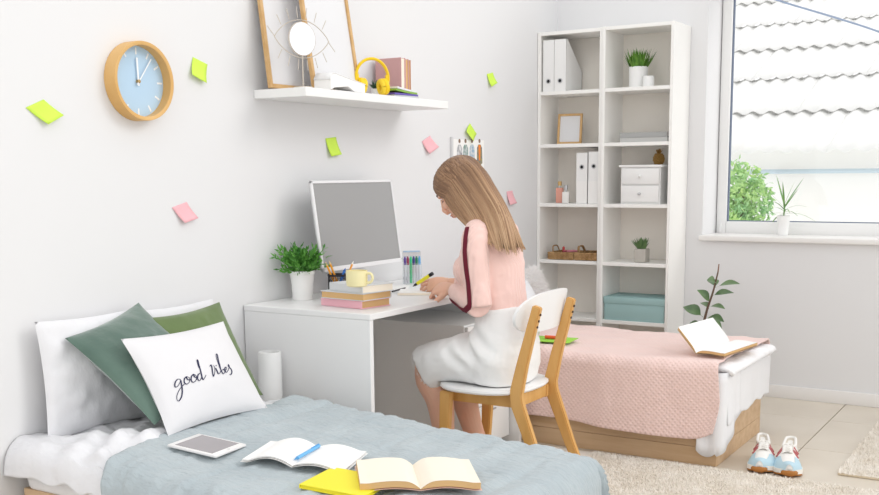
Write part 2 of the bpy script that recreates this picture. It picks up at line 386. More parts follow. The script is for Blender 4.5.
def pot(o, c, r0, r1, h, m, ribs=False):
    prof = [(r0, 0), (r1, h)] if not ribs else [(r0, 0), (r0*1.02, h*.25), (r0*.985+.002, h*.27), (r0*1.05, h*.3), (r0*1.07, h*.47), (r0*1.05, h*.49), (r1*.97, h*.86), (r1*1.03, h*.88), (r1*1.04, h)]
    prof = prof+[(prof[-1][0]-.005, h), (prof[-1][0]-.007, h*.9)]
    obj('pot', MB().lathe(prof, 32, c), m, o)
    obj('soil', MB().lathe([(0.001, h*.88), (prof[-1][0], h*.9)], 24, c), SOIL, o)
z = Zs[4]+.0005
c = (.565, -.15, z)
o = thing('potted_grass', 'spiky grass plant in white cylindrical pot on the top shelf', 'plant', c)
pot(o, c, .05, .052, .115, POTW); obj('grass', blades(190, (c[0], c[1], z+.1), .044, 0, (.07, .12), .009, .65), GREEN, o, kind='stuff')
c = (.645, -.205, z)
o = thing('candle_cup', 'small white candle cup beside the potted grass', 'candle', c)
obj('cup', MB().lathe([(.028, 0), (.031, .003), (.031, .058), (.0285, .058), (.0275, .045), (0.001, .045)], 28, c), POTW, o)
obj('wick', MB().tube([(c[0], c[1], z+.044), (c[0]+.002, c[1], z+.055)], .0012, 6), BLACK, o)
def book(name, x0, x1, y0, y1, z0, z1, cov, spine, label, M=None, t=.003, page=None, group=None):
    # closed book; spine on side 'y0','x0','x1','y1'
    M = M or Matrix.Identity(4)
    base_ = M @ Vector(((x0+x1)/2, (y0+y1)/2, z0)); o = thing(name, label, 'book', tuple(base_), group=group)
    i = .004; px0, px1, py0, py1 = x0+i, x1-i, y0+i, y1-i
    if spine == 'y0': py0 = y0+t
    if spine == 'x0': px0 = x0+t
    if spine == 'y1': py1 = y1-t
    if spine == 'x1': px1 = x1-t
    obj('cover', MB().rbox(x0, x1, y0, y1, z0, z0+t, .0008, 1), cov, o, M=M.copy())
    obj('cover', MB().rbox(x0, x1, y0, y1, z1-t, z1, .0008, 1), cov, o, M=M.copy())
    sp = {'y0': (x0, x1, y0, y0+t), 'y1': (x0, x1, y1-t, y1), 'x0': (x0, x0+t, y0, y1), 'x1': (x1-t, x1, y0, y1)}[spine]
    obj('spine', MB().box(*sp, z0+t, z1-t), cov, o, M=M.copy(), smooth=False)
    obj('page_block', MB().box(px0, px1, py0, py1, z0+t, z1-t), page or PAGES, o, M=M.copy(), smooth=False)
    return o
z = Zs[3]+.0005
GREYC = mat('grey_cover', 'BFBFBD', .6); GREYD = mat('dark_grey_cover', 'A9AAA9', .6)
book('book', .505, .775, -.25, -.07, z, z+.024, GREYC, 'y0', 'pale grey book at the bottom of the pair on a bookcase shelf', page=PAPER, group='grey books')
book('book', .500, .770, -.245, -.07, z+.0243, z+.052, GREYD, 'y0', 'darker grey book on top of the pair on a bookcase shelf', page=PAPER, group='grey books')
# mini drawers
z = Zs[2]+.0005
x0, x1, y0, y1 = .505, .745, -.255, -.05
o = thing('mini_drawer_unit', 'small white two-drawer chest on a bookcase shelf', 'drawer unit', ((x0+x1)/2, (y0+y1)/2, z))
obj('carcass', MB().box(x0+.006, x1-.006, y0+.012, y1, z, z+.2), WHITE, o, smooth=False)
obj('top', MB().rbox(x0-.004, x1+.004, y0, y1, z+.2, z+.213, .003), WHITE, o)
for k in range(2):
    d = obj('drawer', MB().rbox(x0+.012, x1-.012, y0+.002, y0+.011, z+.012+k*.096, z+.1+k*.094, .002), WHITE, o)
    obj('knob', MB().ell(((x0+x1)/2, y0-.008, z+.056+k*.095), (.008, .009, .008)), STEEL if k == 0 else WHITE, d)
# pineapple
c = Vector((.693, -.15, z+.2135)); GOLDP = mat('antique_gold', 'A8854C', .4, metal=.4)
o = thing('pineapple_figurine', 'small gold pineapple ornament on the white mini drawers', 'figurine', tuple(c))
mb = MB()
for r in range(7):
    for k in range(9):
        a = 2*PI*(k+.5*(r % 2))/9; f = (r+.5)/7; rr = .027*math.sin(PI*(.14+.76*f))**.6
        mb.ell(c+Vector((rr*math.cos(a), rr*math.sin(a), .004+f*.056)), (.0075, .0075, .0062), nu=5, nv=6)
mb.ell(c+Vector((0, 0, .031)), (.025, .025, .031)); obj('fruit', mb, GOLDP, o)
obj('crown', blades(22, (c.x, c.y, c.z+.058), .008, 0, (.02, .036), .008, .8), GOLDP, o)
# succulent
z = Zs[1]+.001; c = (.62, -.19, z)
o = thing('succulent', 'small rosette succulent in square concrete pot on the bookcase', 'plant', c)
CONC = mat('concrete', 'BDB8B0', .9, bump=(90, .3, .002))
obj('pot', MB().rbox(c[0]-.035, c[0]+.035, c[1]-.035, c[1]+.035, z, z+.075, .006), CONC, o)
obj('leaves', blades(70, (c[0], c[1], z+.073), .022, 0, (.04, .07), .016, .8), mat('succulent_green', '6F8E5E', .6), o)
# teal box
z = Zs[0]+.0005; x0, x1, y0, y1 = .425, .785, -.262, -.03
TEAL = mat('teal_card', 'A3C4C4', .7)
o = thing('storage_box', 'flat teal cardboard storage box with lid on lowest visible shelf', 'box', ((x0+x1)/2, (y0+y1)/2, z))
obj('box_body', MB().rbox(x0+.004, x1-.004, y0+.004, y1-.004, z, z+.105, .002), TEAL, o)
obj('lid', MB().rbox(x0, x1, y0, y1, z+.095, z+.132, .002), TEAL, o)

# ================================================================== WINDOW SILL PLANT, FICUS
c = at(790, 234, 2, SILLZ); c.y = min(c.y, .13); c.z = SILLZ+.0005
o = thing('sill_plant', 'narrow-leaved dracaena in tall white pot on the window sill', 'plant', tuple(c))
pot(o, c, .027, .036, .11, POTW)
GL = mat('dracaena_green', '8FB36A', .5, var=(15, '5F8F56'))
obj('stem', MB().tube([c+Vector((0, 0, .09)), c+Vector((.004, 0, .17))], .004, 6), GL, o)
for k in range(15):
    a = k*2.4; L = rnd.uniform(.12, .2); el = 1.35-.09*k+rnd.uniform(-.1, .1)
    b0 = c+Vector((.002, 0, .17-.004*k)); d = Vector((math.cos(a), math.sin(a), 0)); s_ = Vector((-d.y, d.x, 0)); R_ = []
    for q in range(7):
        f = q/6; p = b0+d*(L*f*math.cos(el)+.02*f)+Vector((0, 0, L*f*math.sin(el)-L*.5*f*f*(1 if k > 5 else .1)))
        wd = .005*math.sin(PI*(.2+.78*f)); R_.append([p-s_*wd, p+Vector((0, 0, -.001)), p+s_*wd])
    obj('leaf', MB().loft(R_, False, False), GL, o)
fy = -.38
fb = at(703, 330, 1, fy)
o = thing('rubber_plant', 'rubber plant with dark oval leaves behind the pink bed', 'plant', (fb.x, fy, 0))
pot(o, (fb.x, fy, 0.0005), .10, .125, .24, POTW)
stem = [Vector((fb.x, fy, .2)), at(703, 330, 1, fy), at(707, 310, 1, fy), at(713, 292, 1, fy), at(718, 272, 1, fy)]
obj('stem', MB().tube(crom(stem, 14), [.009-.0004*i for i in range(14)], 7), mat('brown_stem', '6E5A4C', .7), o)
FIC = mat('ficus_leaf', '688556', .35, var=(14, '4F6B47'), spec=.5)
obj('leaf_bud', MB().tube([stem[4], at(719, 264, 1, fy), at(718.5, 259+9, 1, fy)], [.004, .003, .001], 6), mat('bud_brown', '8C6A5A', .6), o)
lv = [((703, 317), (683, 307), .030, .0), ((710, 303), (697, 290), .022, -.05), ((716, 288), (709, 280), .024, .06), ((717, 287), (740, 284), .020, -.03), ((712, 296), (734, 293), .019, .03), ((709, 309), (700, 303), .016, .05),
      ((709, 307), (725, 309), .016, -.06), ((706, 318), (724, 322), .024, -.03), ((703, 326), (686, 327), .022, .02), ((709, 318), (722, 330), .02, .05), ((716, 283), (707, 280), .018, -.05)]
for (a, b_, wd, dy) in lv:
    A = at(*a, 1, fy); B = at(*b_, 1, fy+dy); d = B-A; L = d.length; dn = d.normalized()
    nrm = Vector((.45, -.55, .75)) if b_[0] < a[0] else Vector((.1, -.45, .85)); s_ = dn.cross(nrm).normalized(); n_ = s_.cross(dn); R_ = []
    for q in range(9):
        f = q/8; ff = max(0, (f-.15)/.85); w2 = wd*math.sin(PI*ff**.8)*1.3+.0012
        p = A+d*f+n_*(.012*math.sin(PI*f)); R_.append([p-s_*w2+n_*w2*.25, p-s_*w2*.5+n_*w2*.08, p, p+s_*w2*.5+n_*w2*.08, p+s_*w2+n_*w2*.25])
    obj('leaf', MB().loft(R_, False, False), FIC, o)

# ================================================================== RUGS
def rug(x0, x1, y0, y1, label, density, vis):
    o = thing('rug', label, 'rug', ((x0+x1)/2, (y0+y1)/2, 0))
    obj('backing', MB().rbox(x0, x1, y0, y1, .0005, .010, .003), RUGB, o); obj('pile_bed', MB().rbox(x0+.003, x1-.003, y0+.003, y1-.003, .0095, .0125, .001, 1), RUGM, o)
    mb = MB(); n = int((x1-x0)*(y1-y0)*density)
    for i in range(n):
        x, y = rnd.uniform(x0+.004, x1-.004), rnd.uniform(y0+.004, y1-.004)
        if not vis(x, y): continue
        a = rnd.uniform(0, 2*PI); h = rnd.uniform(.009, .017); r = .008; l = rnd.gauss(0, .006), rnd.gauss(0, .006)
        p = [(x+r*math.cos(a+k*2.09), y+r*math.sin(a+k*2.09), .009) for k in range(3)]+[(x+l[0], y+l[1], .009+h)]
        mb.add(p, [(0, 1, 3), (1, 2, 3), (2, 0, 3)])
    obj('pile', mb, RUGM, o, kind='stuff', smooth=False)
rug(.60, 2.9, -2.90, -1.60, 'large cream shaggy rug between the two beds', 26000, lambda x, y: x > .95)
rug(1.93, 3.0, -1.40, -.42, 'cream shaggy rug near the window wall beyond the sneakers', 30000, lambda x, y: x < 2.35)
RZ = .011

# ================================================================== BEDS
def planks(b, x0, x1, y0, y1, zs):
    for z0, z1 in zs:
        obj('side_board', MB().rbox(x0, x1, y0, y0+.02, z0, z1-.0015, .0015, 1), OAK, b)
        obj('side_board', MB().rbox(x0, x1, y1-.02, y1, z0, z1-.0015, .0015, 1), OAK, b)
        obj('end_board', MB().rbox(x1-.02, x1, y0+.0205, y1-.0205, z0, z1-.0015, .0015, 1), OAK, b)
        obj('end_board', MB().rbox(x0, x0+.02, y0+.0205, y1-.0205, z0, z1-.0015, .0015, 1), OAK, b)
def drape(x, y, rect, r, dropmax=9):
    X0, X1, Y0, Y1 = rect
    dx = x-X1 if x > X1 else (x-X0 if x < X0 else 0); dy = y-Y1 if y > Y1 else (y-Y0 if y < Y0 else 0)
    d = math.hypot(dx, dy)
    if d < 1e-9: return x, y, 0, 0, 0
    a = min(d/r, PI/2); h = r*math.sin(a); v = min(r*(1-math.cos(a))+max(0, d-r*PI/2), dropmax)
    nx_, ny_ = dx/d, dy/d
    return min(max(x, X0), X1)+nx_*h, min(max(y, Y0), Y1)+ny_*h, v, nx_, ny_
def cloth(x0, x1, y0, y1, nx, ny, rect, top, r, amp=.01, freq=5, fold=.02, ff=22, ph=0, stretch=(1, 1), dropmax=9, edge=None, flare=.1):
    def fn(u, v):
        x, y = x0+(x1-x0)*u, y0+(y1-y0)*v
        if edge: x, y = edge(x, y, u, v)
        X, Y, d, a, b = drape(x, y, rect, r, dropmax)
        s_ = (x*abs(b)+y*abs(a))
        w_ = fold*min(d/.18, 1.2)*math.sin(s_*ff+ph+2*fr((x*2, y*2, ph), 2))+flare*d*.6
        n_ = amp*fr((X*freq*stretch[0], Y*freq*stretch[1], ph+d*2), 4)
        return Vector((X+a*(w_+n_), Y+b*(w_+n_), max(top(X, Y)-d+(n_ if d < .03 else n_*.4), .02)))
    return MB().grid(fn, nx, ny)

# --- near bed with blue quilt
b1 = thing('bed', 'low wooden bed under white duvet and blue-grey quilt', 'bed', (.75, -3.42, 0))
planks(b1, .03, 1.48, -3.825, -3.03, [(.03, .165), (.165, .305)])
obj('mattress', MB().rbox(.03, 1.48, -3.83, -3.02, .29, .385, .04, 4), LINEN, b1)
R1 = (.0, 1.475, -3.83, -3.0)
top1 = lambda X, Y: .450+.012*math.exp(-((X-.3)/.3)**2)-.05*max(0, min(1, (X-.45)/1.0))
def e1(x, y, u, v): return max(x, .006), y
d1 = obj('duvet', cloth(.006, .85, -3.83-.115, -3.0+.10, 110, 150, (.0, 9, -3.80, -3.03), lambda X, Y: top1(X, Y)-.034*min(1, max(0, (X-.38)/.08))+.010*math.sin((Y*.9+X*1.6)*26+3*fr((X*3, Y*3, 0), 2))*min(1, max(0, (X-.05)/.2)), .07, .026, 6, .015, 14, 3.1, (.6, 1.2)), SATIN,
         label='rumpled white duvet spread under the blue-grey quilt', cat='duvet'); solid(d1, .012, -1)
# clamp duvet against the wall and roll the quilt over it
QUILT = mat('blue_quilt', 'B2BCC0', .9, var=(6, 'A8B3B8'), bump=(22, .9, .009, (1, 3.4, 1)), sheen=.25)
def e2(x, y, u, v):
    return x+(1-u)*.10*max(0, (-3.55-y)/.5)+(1-u)*.012*math.sin(y*9), y
q1 = obj('quilt', cloth(.40, 1.475+.34, -3.83-.30, -3.0+.32, 210, 190, R1, lambda X, Y: top1(X, Y)+.009, .085, .008, 8, .02, 16, 1.7, (2.2, .8), edge=e2), QUILT,
         label='crinkled blue-grey quilt covering the foot of the near bed', cat='quilt'); solid(q1, .008, -1)
for p in q1.data.vertices:                   # stitched squares pulled slightly into the cloth
    g = q1.location+p.co
    for cc, st in ((g.x, .22), (g.y, .20)):
        f = abs((cc/st) % 1-.5)*st
        if f < .016: p.co.z -= .0045*(1-f/.016)
def cushion(name, label, c, ex, e2_, w_, h, t, m, wr=.006, cat='cushion', k=.07, N=36, pw=.5, group=None, seed=0, piping=None):
    ex = Vector(ex).normalized(); e2_ = Vector(e2_); e2_ = (e2_-ex*e2_.dot(ex)).normalized(); n_ = ex.cross(e2_)
    c = Vector(c)
    M = Matrix(((ex.x, e2_.x, n_.x, c.x), (ex.y, e2_.y, n_.y, c.y), (ex.z, e2_.z, n_.z, c.z), (0, 0, 0, 1)))
    def surf(u, v, s):
        a = max(0, math.cos(PI*u/2))*max(0, math.cos(PI*v/2))
        z = t/2*a**pw
        if wr: z += wr*(a**.3)*fr((u*2.2+seed, v*2.2, s*3+seed), 4)
        return Vector((w_/2*u*(1-k*math.cos(PI*v/2)), h/2*v*(1-k*math.cos(PI*u/2)), s*z))
    mb = MB()
    for s in (1, -1): mb.grid(lambda u, v: surf(2*u-1, 2*v-1, s), N, N)
    o = obj(name, mb, m, M=M, label=label, cat=cat, group=group, ang=80)
    o.data.shade_smooth()
    return o, M, surf
def by_edges(BL, BR, TLz, z, lean_px):       # bottom edge on the bed along Y, top edge leaning to the wall
    A, B = at(*BL, 2, z), at(*BR, 2, z); Tt = at(*lean_px, 1, A.y)
    return A, B, Tt
VEL = mat('teal_velvet', '4F685D', .55, var=(5, '5F786C'), bump=(7, .5, .02), sheen=.6)
OLV = mat('olive_velvet', '667B48', .7, var=(6, '5A6F3F'), bump=(8, .3, .01), sheen=.4)
CUSW = mat('white_cushion_cover', 'E1E0E2', .85, bump=(5, .25, .02))
PIL = mat('white_pillow', 'E2E2E5', .55, bump=(7, .35, .03, (1, 1.8, 1)), sheen=.1)
cushion('pillow', 'white pillow propped on the wall behind the teal cushion', (.066, -3.55, .620), (0, 1, 0), (-.07, 0, 1), .43, .37, .10, PIL, .014, 'pillow', .05, seed=3, group='bed pillows')
cushion('pillow', 'white pillow propped on the wall behind the olive cushion', (.058, -3.20, .622), (0, 1, 0), (-.05, 0, 1), .40, .345, .10, PIL, .006, 'pillow', .05, seed=9, group='bed pillows')
cushion('cushion', 'teal green velvet cushion leaning between the pillow and lettered cushion', (.218, -3.488, .657), (-.03, .28, .06), (-.28, 0, .27), .34, .385, .10, VEL, .006, seed=5)
cushion('cushion', 'olive green cushion tucked behind the white lettered cushion', (.215, -3.225, .625), (.0, 1, .04), (-.55, 0, 1), .36, .365, .10, OLV, .006, seed=7)
A, B, Tt = by_edges((167, 434), (261, 406), 0, .468, (121, 342))
cc = (A+B)/2+(Tt-A)/2
lc, LM, lsurf = cushion('lettered_cushion', 'white square cushion with dark handwritten lettering', cc+Vector((.018, -.004, .004)), (0.02, 1, 0), Tt-A, .44, .335, .12, CUSW, .004, seed=11)
INK = mat('navy_ink', '272A4C', .7)
LMi = LM.inverted()
strokes = [[(105, 275), (80, 272), (62, 300), (66, 335), (85, 335), (100, 305), (108, 280)], [(105, 280), (118, 330), (130, 380), (130, 430), (112, 462), (95, 445), (92, 405), (110, 355), (140, 322)],
           [(150, 258), (136, 275), (139, 310), (160, 325), (181, 305), (178, 270), (152, 257), (165, 285), (190, 285)], [(208, 243), (194, 262), (199, 300), (218, 312), (238, 292), (235, 258), (210, 241), (225, 268), (250, 268)],
           [(268, 235), (251, 250), (251, 285), (268, 302), (284, 275), (283, 240)], [(258, 185), (240, 118), (248, 115), (270, 200), (290, 272), (305, 292), (326, 252)],
           [(358, 172), (369, 158), (377, 178), (386, 222), (399, 264), (409, 225), (403, 182), (391, 164)], [(412, 188), (428, 212), (442, 238), (456, 236), (462, 215)], [(414, 163), (421, 169)],
           [(452, 190), (425, 90), (425, 52), (435, 60), (445, 120), (460, 190), (478, 226), (494, 238), (506, 218), (500, 194), (482, 206)], [(498, 212), (520, 198), (526, 176), (512, 176), (507, 205), (522, 224), (545, 198)], [(540, 200), (558, 165), (550, 143), (549, 163), (574, 188), (583, 214), (572, 240), (556, 236)]]
mb = MB(); cpl = LM @ Vector((0, 0, .05)); nl = (LM.to_3x3() @ Vector((0, 0, 1)))
def on_cushion(px, py):
    d = rt*((px-CX)/FOC) - up*((py-CY)/FOC) + fw
    L = LMi @ (CAM+d*((cpl-CAM).dot(nl)/d.dot(nl)))
    u, v = L.x/(.44/2), L.y/(.335/2)
    for _ in range(8):
        u = L.x/(.44/2)/(1-.07*math.cos(PI*v/2)); v = L.y/(.335/2)/(1-.07*math.cos(PI*u/2))
    return u, v
for st in strokes:
    pts = crom([(170+x/9.514, 350+y/9.514, 0) for x, y in st], max(6, len(st)*6)); P3 = []
    for p in pts:
        u, v = on_cushion(p.x, p.y); q = lsurf(u, v, 1); P3.append(q+Vector((0, 0, .0015)))
    R_ = []
    for i, p in enumerate(P3):
        d = (P3[min(i+1, len(P3)-1)]-P3[max(i-1, 0)]).normalized(); s_ = Vector((-d.y, d.x, 0)); wd = .0011+.0014*max(0, -d.y)
        R_.append([p-s_*wd, p+s_*wd])
    mb.loft(R_, False, False)
o = obj('lettering', mb, INK, lc, M=LM, smooth=False)
# --- tablet, notebook, yellow notebook, open book on the near bed
def onb(px, py):                             # photo pixel on the sloping bed top
    z = .46
    for _ in range(12): p = at(px, py, 2, z); z = top1(p.x, p.y)+.014
    return at(px, py, 2, z)
def flat_frame(a, b, d, z):                  # px corner, px along x, px along y on plane z
    A, B, D = onb(*a), onb(*b), onb(*d); return A, B-A, D-A
A, ux, uy = flat_frame((167, 447), (212, 459), (203, 438), 0)
ux = (ux+onb(248, 447)-onb(203, 438))/2; uy = (uy+onb(248, 447)-onb(212, 459))/2; lx, ly = ux.length*1.07, uy.length; M = frame(A, ux, ux.cross(uy))
o = thing('tablet', 'white-framed tablet with grey screen lying on the quilt', 'tablet', tuple(A))
obj('body', MB().rbox(0, lx, 0, ly, 0, .008, .003), mat('tablet_white', 'EDEBEA', .3), o, M=M.copy())
obj('screen', MB().box(.02, lx-.02, .010, ly-.010, .0078, .0086), mat('tablet_screen', '9C9799', .25, spec=.4), o, M=M.copy(), smooth=False)
obj('home_button', MB().lathe([(.001, .0084), (.005, .0086)], 12, (lx-.01, ly/2, 0)), mat('tablet_button', 'D8D6D5', .4), o, M=M.copy())
def openbook(name, label, M, w_, h, th, pm, cm, lift=.02, edge=None, tiltL=0, curlL=.5):
    o = thing(name, label, 'book', tuple(M.translation))
    # local: x across the two pages (0 = gutter), y along the spine, z up
    def page(s, zz):
        def fn(u, v):
            x = u*w_; z = zz*(1-(1-min(u*4, 1))**2)*.9+lift*math.sin(PI*min(u*1.15, 1))*(.6 if s > 0 else curlL)+.002
            if s < 0 and tiltL: z += math.sin(tiltL)*x; x *= math.cos(tiltL)
            return Vector((s*x, (v-.5)*h, z))
        return fn
    for s in (-1, 1):
        q = obj('page', MB().grid(page(s, th), 22, 8), pm, o, M=M.copy())
        f = page(s, th); g = page(s, 0); R_ = []
        R_ = []
        for i in range(15):
            u = i/14; a = f(u, 0)-Vector((0, 0, .0006)); b_ = g(u, 0); c_ = g(u, 1); d = f(u, 1)-Vector((0, 0, .0006))
            b_.z = min(b_.z, a.z)-.0005; c_.z = b_.z; R_.append([a, b_, c_, d])
        obj('page_block', MB().loft(R_), edge or PAGES, o, M=M.copy(), ang=30)
    def cov(u, v):
        x = (u*2-1)*(w_+.004); z = -.0015
        if x < 0 and tiltL: z += math.sin(tiltL)*-x; x *= math.cos(tiltL)
        else: z += lift*math.sin(PI*min(abs(x)/w_*1.15, 1))*(.6 if x > 0 else curlL)
        return Vector((x, (v-.5)*(h+.008), z))
    obj('cover', MB().grid(cov, 31, 3), cm, o, M=M.copy())
    return o
g0, g1 = onb(290, 469), onb(320, 448)
M = frame((g0+g1)/2+Vector((0, 0, .004)), (onb(340, 470)-onb(241, 462)), (.03, 0, 1)) @ Rz(math.radians(-6))
o = openbook('notebook', 'thin white notebook lying open with a blue pen across its fold', M, .148, .20, .003, PAPER, PAPER, .02, PAPER, curlL=.9)
pd = M @ Vector((-.004, -.075, .012)), M @ Vector((.012, .075, .013))
pn = thing('pen', 'blue pen lying in the fold of the open notebook', 'pen', tuple(pd[0]))
dpp = (pd[1]-pd[0])
obj('barrel', MB().tube([pd[0]+dpp*.12, pd[1]], .0052, 10), mat('sky_blue_plastic', '6FB4E4', .35), pn)
obj('tip', MB().tube([pd[0], pd[0]+dpp*.12], [.001, .0045], 10), mat('pen_tip_blue', '4E93C8', .35), pn)
obj('clip', MB().tube([pd[0]+dpp*.7+Vector((0, 0, .006)), pd[1]+Vector((0, 0, .006))], .0016, 6), mat('clip_blue', '4FA0DA', .35), pn)
YEL = mat('yellow_cover', 'F2E63C', .5)
ya = onb(299, 488)
book('notebook', 0, .19, 0, .17, 0, .012, YEL, 'x0', 'bright yellow closed notebook tucked under the open cream book', M=frame(ya+Vector((0, 0, -.001)), (1, .12, -.05), (.05, 0, 1)), page=YEL)
g0, g1 = onb(404, 494), onb(437, 469)
M = frame((g0+g1)/2+Vector((0, 0, .010)), onb(482, 484)-onb(354, 485), (.05, 0, 1))
BLUSH = mat('blush_cover', 'E9C9BC', .7)
openbook('open_book', 'thick book with cream pages lying open on the near bed', M @ T(-.012, 0, 0), .156, .205, .018, CREAMP, BLUSH, .012, PAGES)

# --- far bed with pink blanket
b2 = thing('bed', 'low wooden bed beneath the pink blanket by the bookcases', 'bed', (.75, -1.17, 0))
planks(b2, .02, 1.467, -1.525, -.83, [(.0, .078), (.078, .235)])
obj('mattress', MB().rbox(.02, 1.462, -1.52, -.835, .225, .392, .04, 4), LINEN, b2)
R2 = (.02, 1.465, -1.515, -.84)
def hem_sheet(x, y, u, v):
    return x+(u > .6)*(.035*fr((y*7, 3, 1), 2))*((u-.6)/.4), y+max(0, .06-u*.12)*(v < .3)
s2 = obj('bed_sheet', cloth(1.30, 1.465+.225, -1.515, -.80, 60, 110, (.02, 1.465, -9, 9), lambda X, Y: .402, .035, .004, 8, .005, 24, 5.0, edge=hem_sheet, flare=.03), LINEN,
         label='white sheet hanging over the foot of the far bed', cat='sheet'); solid(s2, .004)
ppath = []                                    # sheet corner falling over the near edge of the bed base
for i in range(41):
    f = i/40
    if f < .36: q = f/.36; P_, N_ = Vector((1.388+.082*q, -1.553, 0)), Vector((0, -1, 0)); zb = .085-.04*math.sin(PI*min(1, q*.75+.1))
    elif f < .5: q = (f-.36)/.14; a = q*PI/2; P_, N_ = Vector((1.47+.036*math.sin(a), -1.517-.036*math.cos(a), 0)), Vector((math.sin(a), -math.cos(a), 0)); zb = .052+.03*q
    else: q = (f-.5)/.5; P_, N_ = Vector((1.506, -1.517+.17*q, 0)), Vector((1, 0, 0)); zb = .082+.125*q
    w_ = .006*math.sin(f*19+1); ppath.append([P_+N_*(w_*(1-k/8)+(.004 if k == 0 else 0))+Vector((0, 0, zb+(.408-zb)*k/8)) for k in range(9)])
solid(obj('sheet_corner', MB().loft(ppath, False, False), LINEN, s2), .004)
DUV = mat('white_duvet', 'F3F2F3', .85, bump=(7, .4, .015, (1, 2, 1)))
d2 = obj('duvet', cloth(.10, 1.465+.075, -1.53, -.80, 90, 60, (.02, 1.492, -1.50, -.83), lambda X, Y: .43, .04, .010, 9, .006, 14, 8.0, (1, 1.5)), DUV,
         label='white duvet folded between the sheet and pink blanket', cat='duvet'); solid(d2, .022)
PINK = mat('pink_blanket', 'F4D7D0', .95, sheen=.3); wave_bump(PINK, 20, .55, .005, (0, 0, PI/4), True, coords='UV')
def e3(x, y, u, v):
    return x+.012*math.sin(y*6)*u*u-.03*max(0, u-.93)/.07*max(0, .12-v)/.12, y+.03*(max(0, u-.9)/.1)**2*max(0, .1-v)/.1+(-.012*math.sin(x*5+1) if v < .3 else 0)*(1-v/.3 if v < .3 else 0)
gx, gy = 150, 150
pk = cloth(.10, 1.475, -1.515-.36, -.84+.30, gx, gy, (-.5, 2.5, -1.525, -.82), lambda X, Y: .449+.005*math.sin(X*5), .05, .008, 6, .016, 9, 4.4, (1, 1.4), edge=e3, flare=.03)
bl = obj('blanket', pk, PINK, label='pale pink waffle-textured blanket hanging over the far bed', cat='blanket'); solid(bl, .007)
uv = bl.data.uv_layers.new(name='UVMap')
for l in bl.data.loops:
    i, j = divmod(l.vertex_index, gy); uv.data[l.index].uv = (i/(gx-1)*1.37, j/(gy-1)*1.30)
# book, green paper and marker, pillows on the far bed
ZF = .463
ga, gb = at(699, 354, 2, ZF), at(714, 349, 2, ZF)
q0, q1_ = at(696, 354, 2, ZF), at(730, 343, 2, ZF); gd = (q1_-q0).normalized(); M = frame((q0+q1_)/2+Vector((0, 0, .002)), gd.cross(Vector((0, 0, 1))), (0, 0, 1))
openbook('open_book', 'hardback book lying open with one half raised on the pink bed', M, .128, (q1_-q0).length, .012, PAPER, mat('tan_cover', 'D9BE9E', .7), .006, PAGES, tiltL=math.radians(48), curlL=.1)
gp = at(553, 339, 2, ZF)
o = obj('green_folder', MB().rbox(-.10, .10, -.075, .075, 0, .004, .0015), mat('lime_card', '9FD94E', .6), M=T(gp.x, gp.y, ZF-.004) @ Rz(.1), label='lime green card folder lying on the pink blanket', cat='folder')
o = thing('marker', 'red-orange marker lying on the lime green folder', 'marker', (gp.x, gp.y, ZF+.001))
obj('barrel', MB().tube([(gp.x-.035, gp.y-.01, ZF+.009), (gp.x+.02, gp.y-.005, ZF+.009)], .008, 10), mat('orange_red', 'F0633A', .4), o)
obj('cap', MB().tube([(gp.x+.02, gp.y-.005, ZF+.009), (gp.x+.045, gp.y-.003, ZF+.009)], .009, 10), mat('cap_red', 'D94A2C', .4), o)
pc = at(524, 297, 0, .52)
cushion('pillow', 'smooth white pillow standing on the far bed', (.50, pc.y+.02, .585), (-.2, 1, 0), (-.25, 0, 1), .40, .28, .15, PIL, .006, 'pillow', .05, seed=21)
fc = at(541, 290, 0, .36)
fu, FM, fsf = cushion('fluffy_cushion', 'white fluffy faux-fur cushion behind the white pillow', (.30, fc.y-.02, .595), (-.1, 1, 0), (-.3, 0, 1), .36, .30, .13, PIL, .006, seed=23)
mb = MB()
for i in range(5200):
    u, v, s = rnd.uniform(-1, 1), rnd.uniform(-1, 1), rnd.choice((1, 1, -1)); p = fsf(u, v, s)
    n_ = Vector((u*abs(u)**3*1.2, v*abs(v)**3*1.2, s*.6)).normalized()+rvec()*.35; L = rnd.uniform(.02, .042); q = rvec()*.0022
    mb.add([p-q, p+q, p+n_*L+Vector((0, -.008, 0))], [(0, 1, 2)])
obj('fur', mb, mat('white_fur', 'F3F0EE', .9), fu, M=FM, kind='stuff', smooth=False)

# ================================================================== DESK
DX, DY0, DY1, DZ = .592, -2.79, -1.605, .745
DSK = mat('desk_white', 'EDEDED', .35, spec=.4)
dk = thing('desk', 'white desk with solid end panels standing against the left wall', 'desk', (.3, -2.18, 0))
obj('desktop', MB().rbox(.004, DX, DY0, DY1, DZ-.022, DZ, .002, 1), DSK, dk)
obj('end_panel', MB().rbox(.004, DX-.002, DY0+.001, DY0+.023, 0, DZ-.0225, .0015, 1), DSK, dk)
obj('end_panel', MB().rbox(.004, DX-.002, DY1-.023, DY1-.001, 0, DZ-.0225, .0015, 1), DSK, dk)
obj('back_panel', MB().box(.02, .036, DY0+.0235, DY1-.0235, .15, DZ-.0225), DSK, dk, smooth=False)
o = thing('drawer_pedestal', 'white drawer pedestal standing under the desk', 'drawer unit', (.33, -1.79, 0))
obj('carcass', MB().rbox(.06, .525, -2.015, -1.632, .04, .60, .002, 1), WHITE, o)
for k in range(3):
    d = obj('drawer', MB().rbox(.5255, .542, -2.01, -1.637, .05+k*.183, .228+k*.183, .002, 1), WHITE, o)
    obj('handle', MB().rbox(.5425, .552, -1.87, -1.775, .20+k*.183, .208+k*.183, .002, 1), STEEL, d)
for x in (.1, .48):
    for y in (-1.98, -1.67): obj('caster', MB().tube([(x, y-.012, .0205), (x, y+.012, .0205)], .02, 14), BLACK, o)
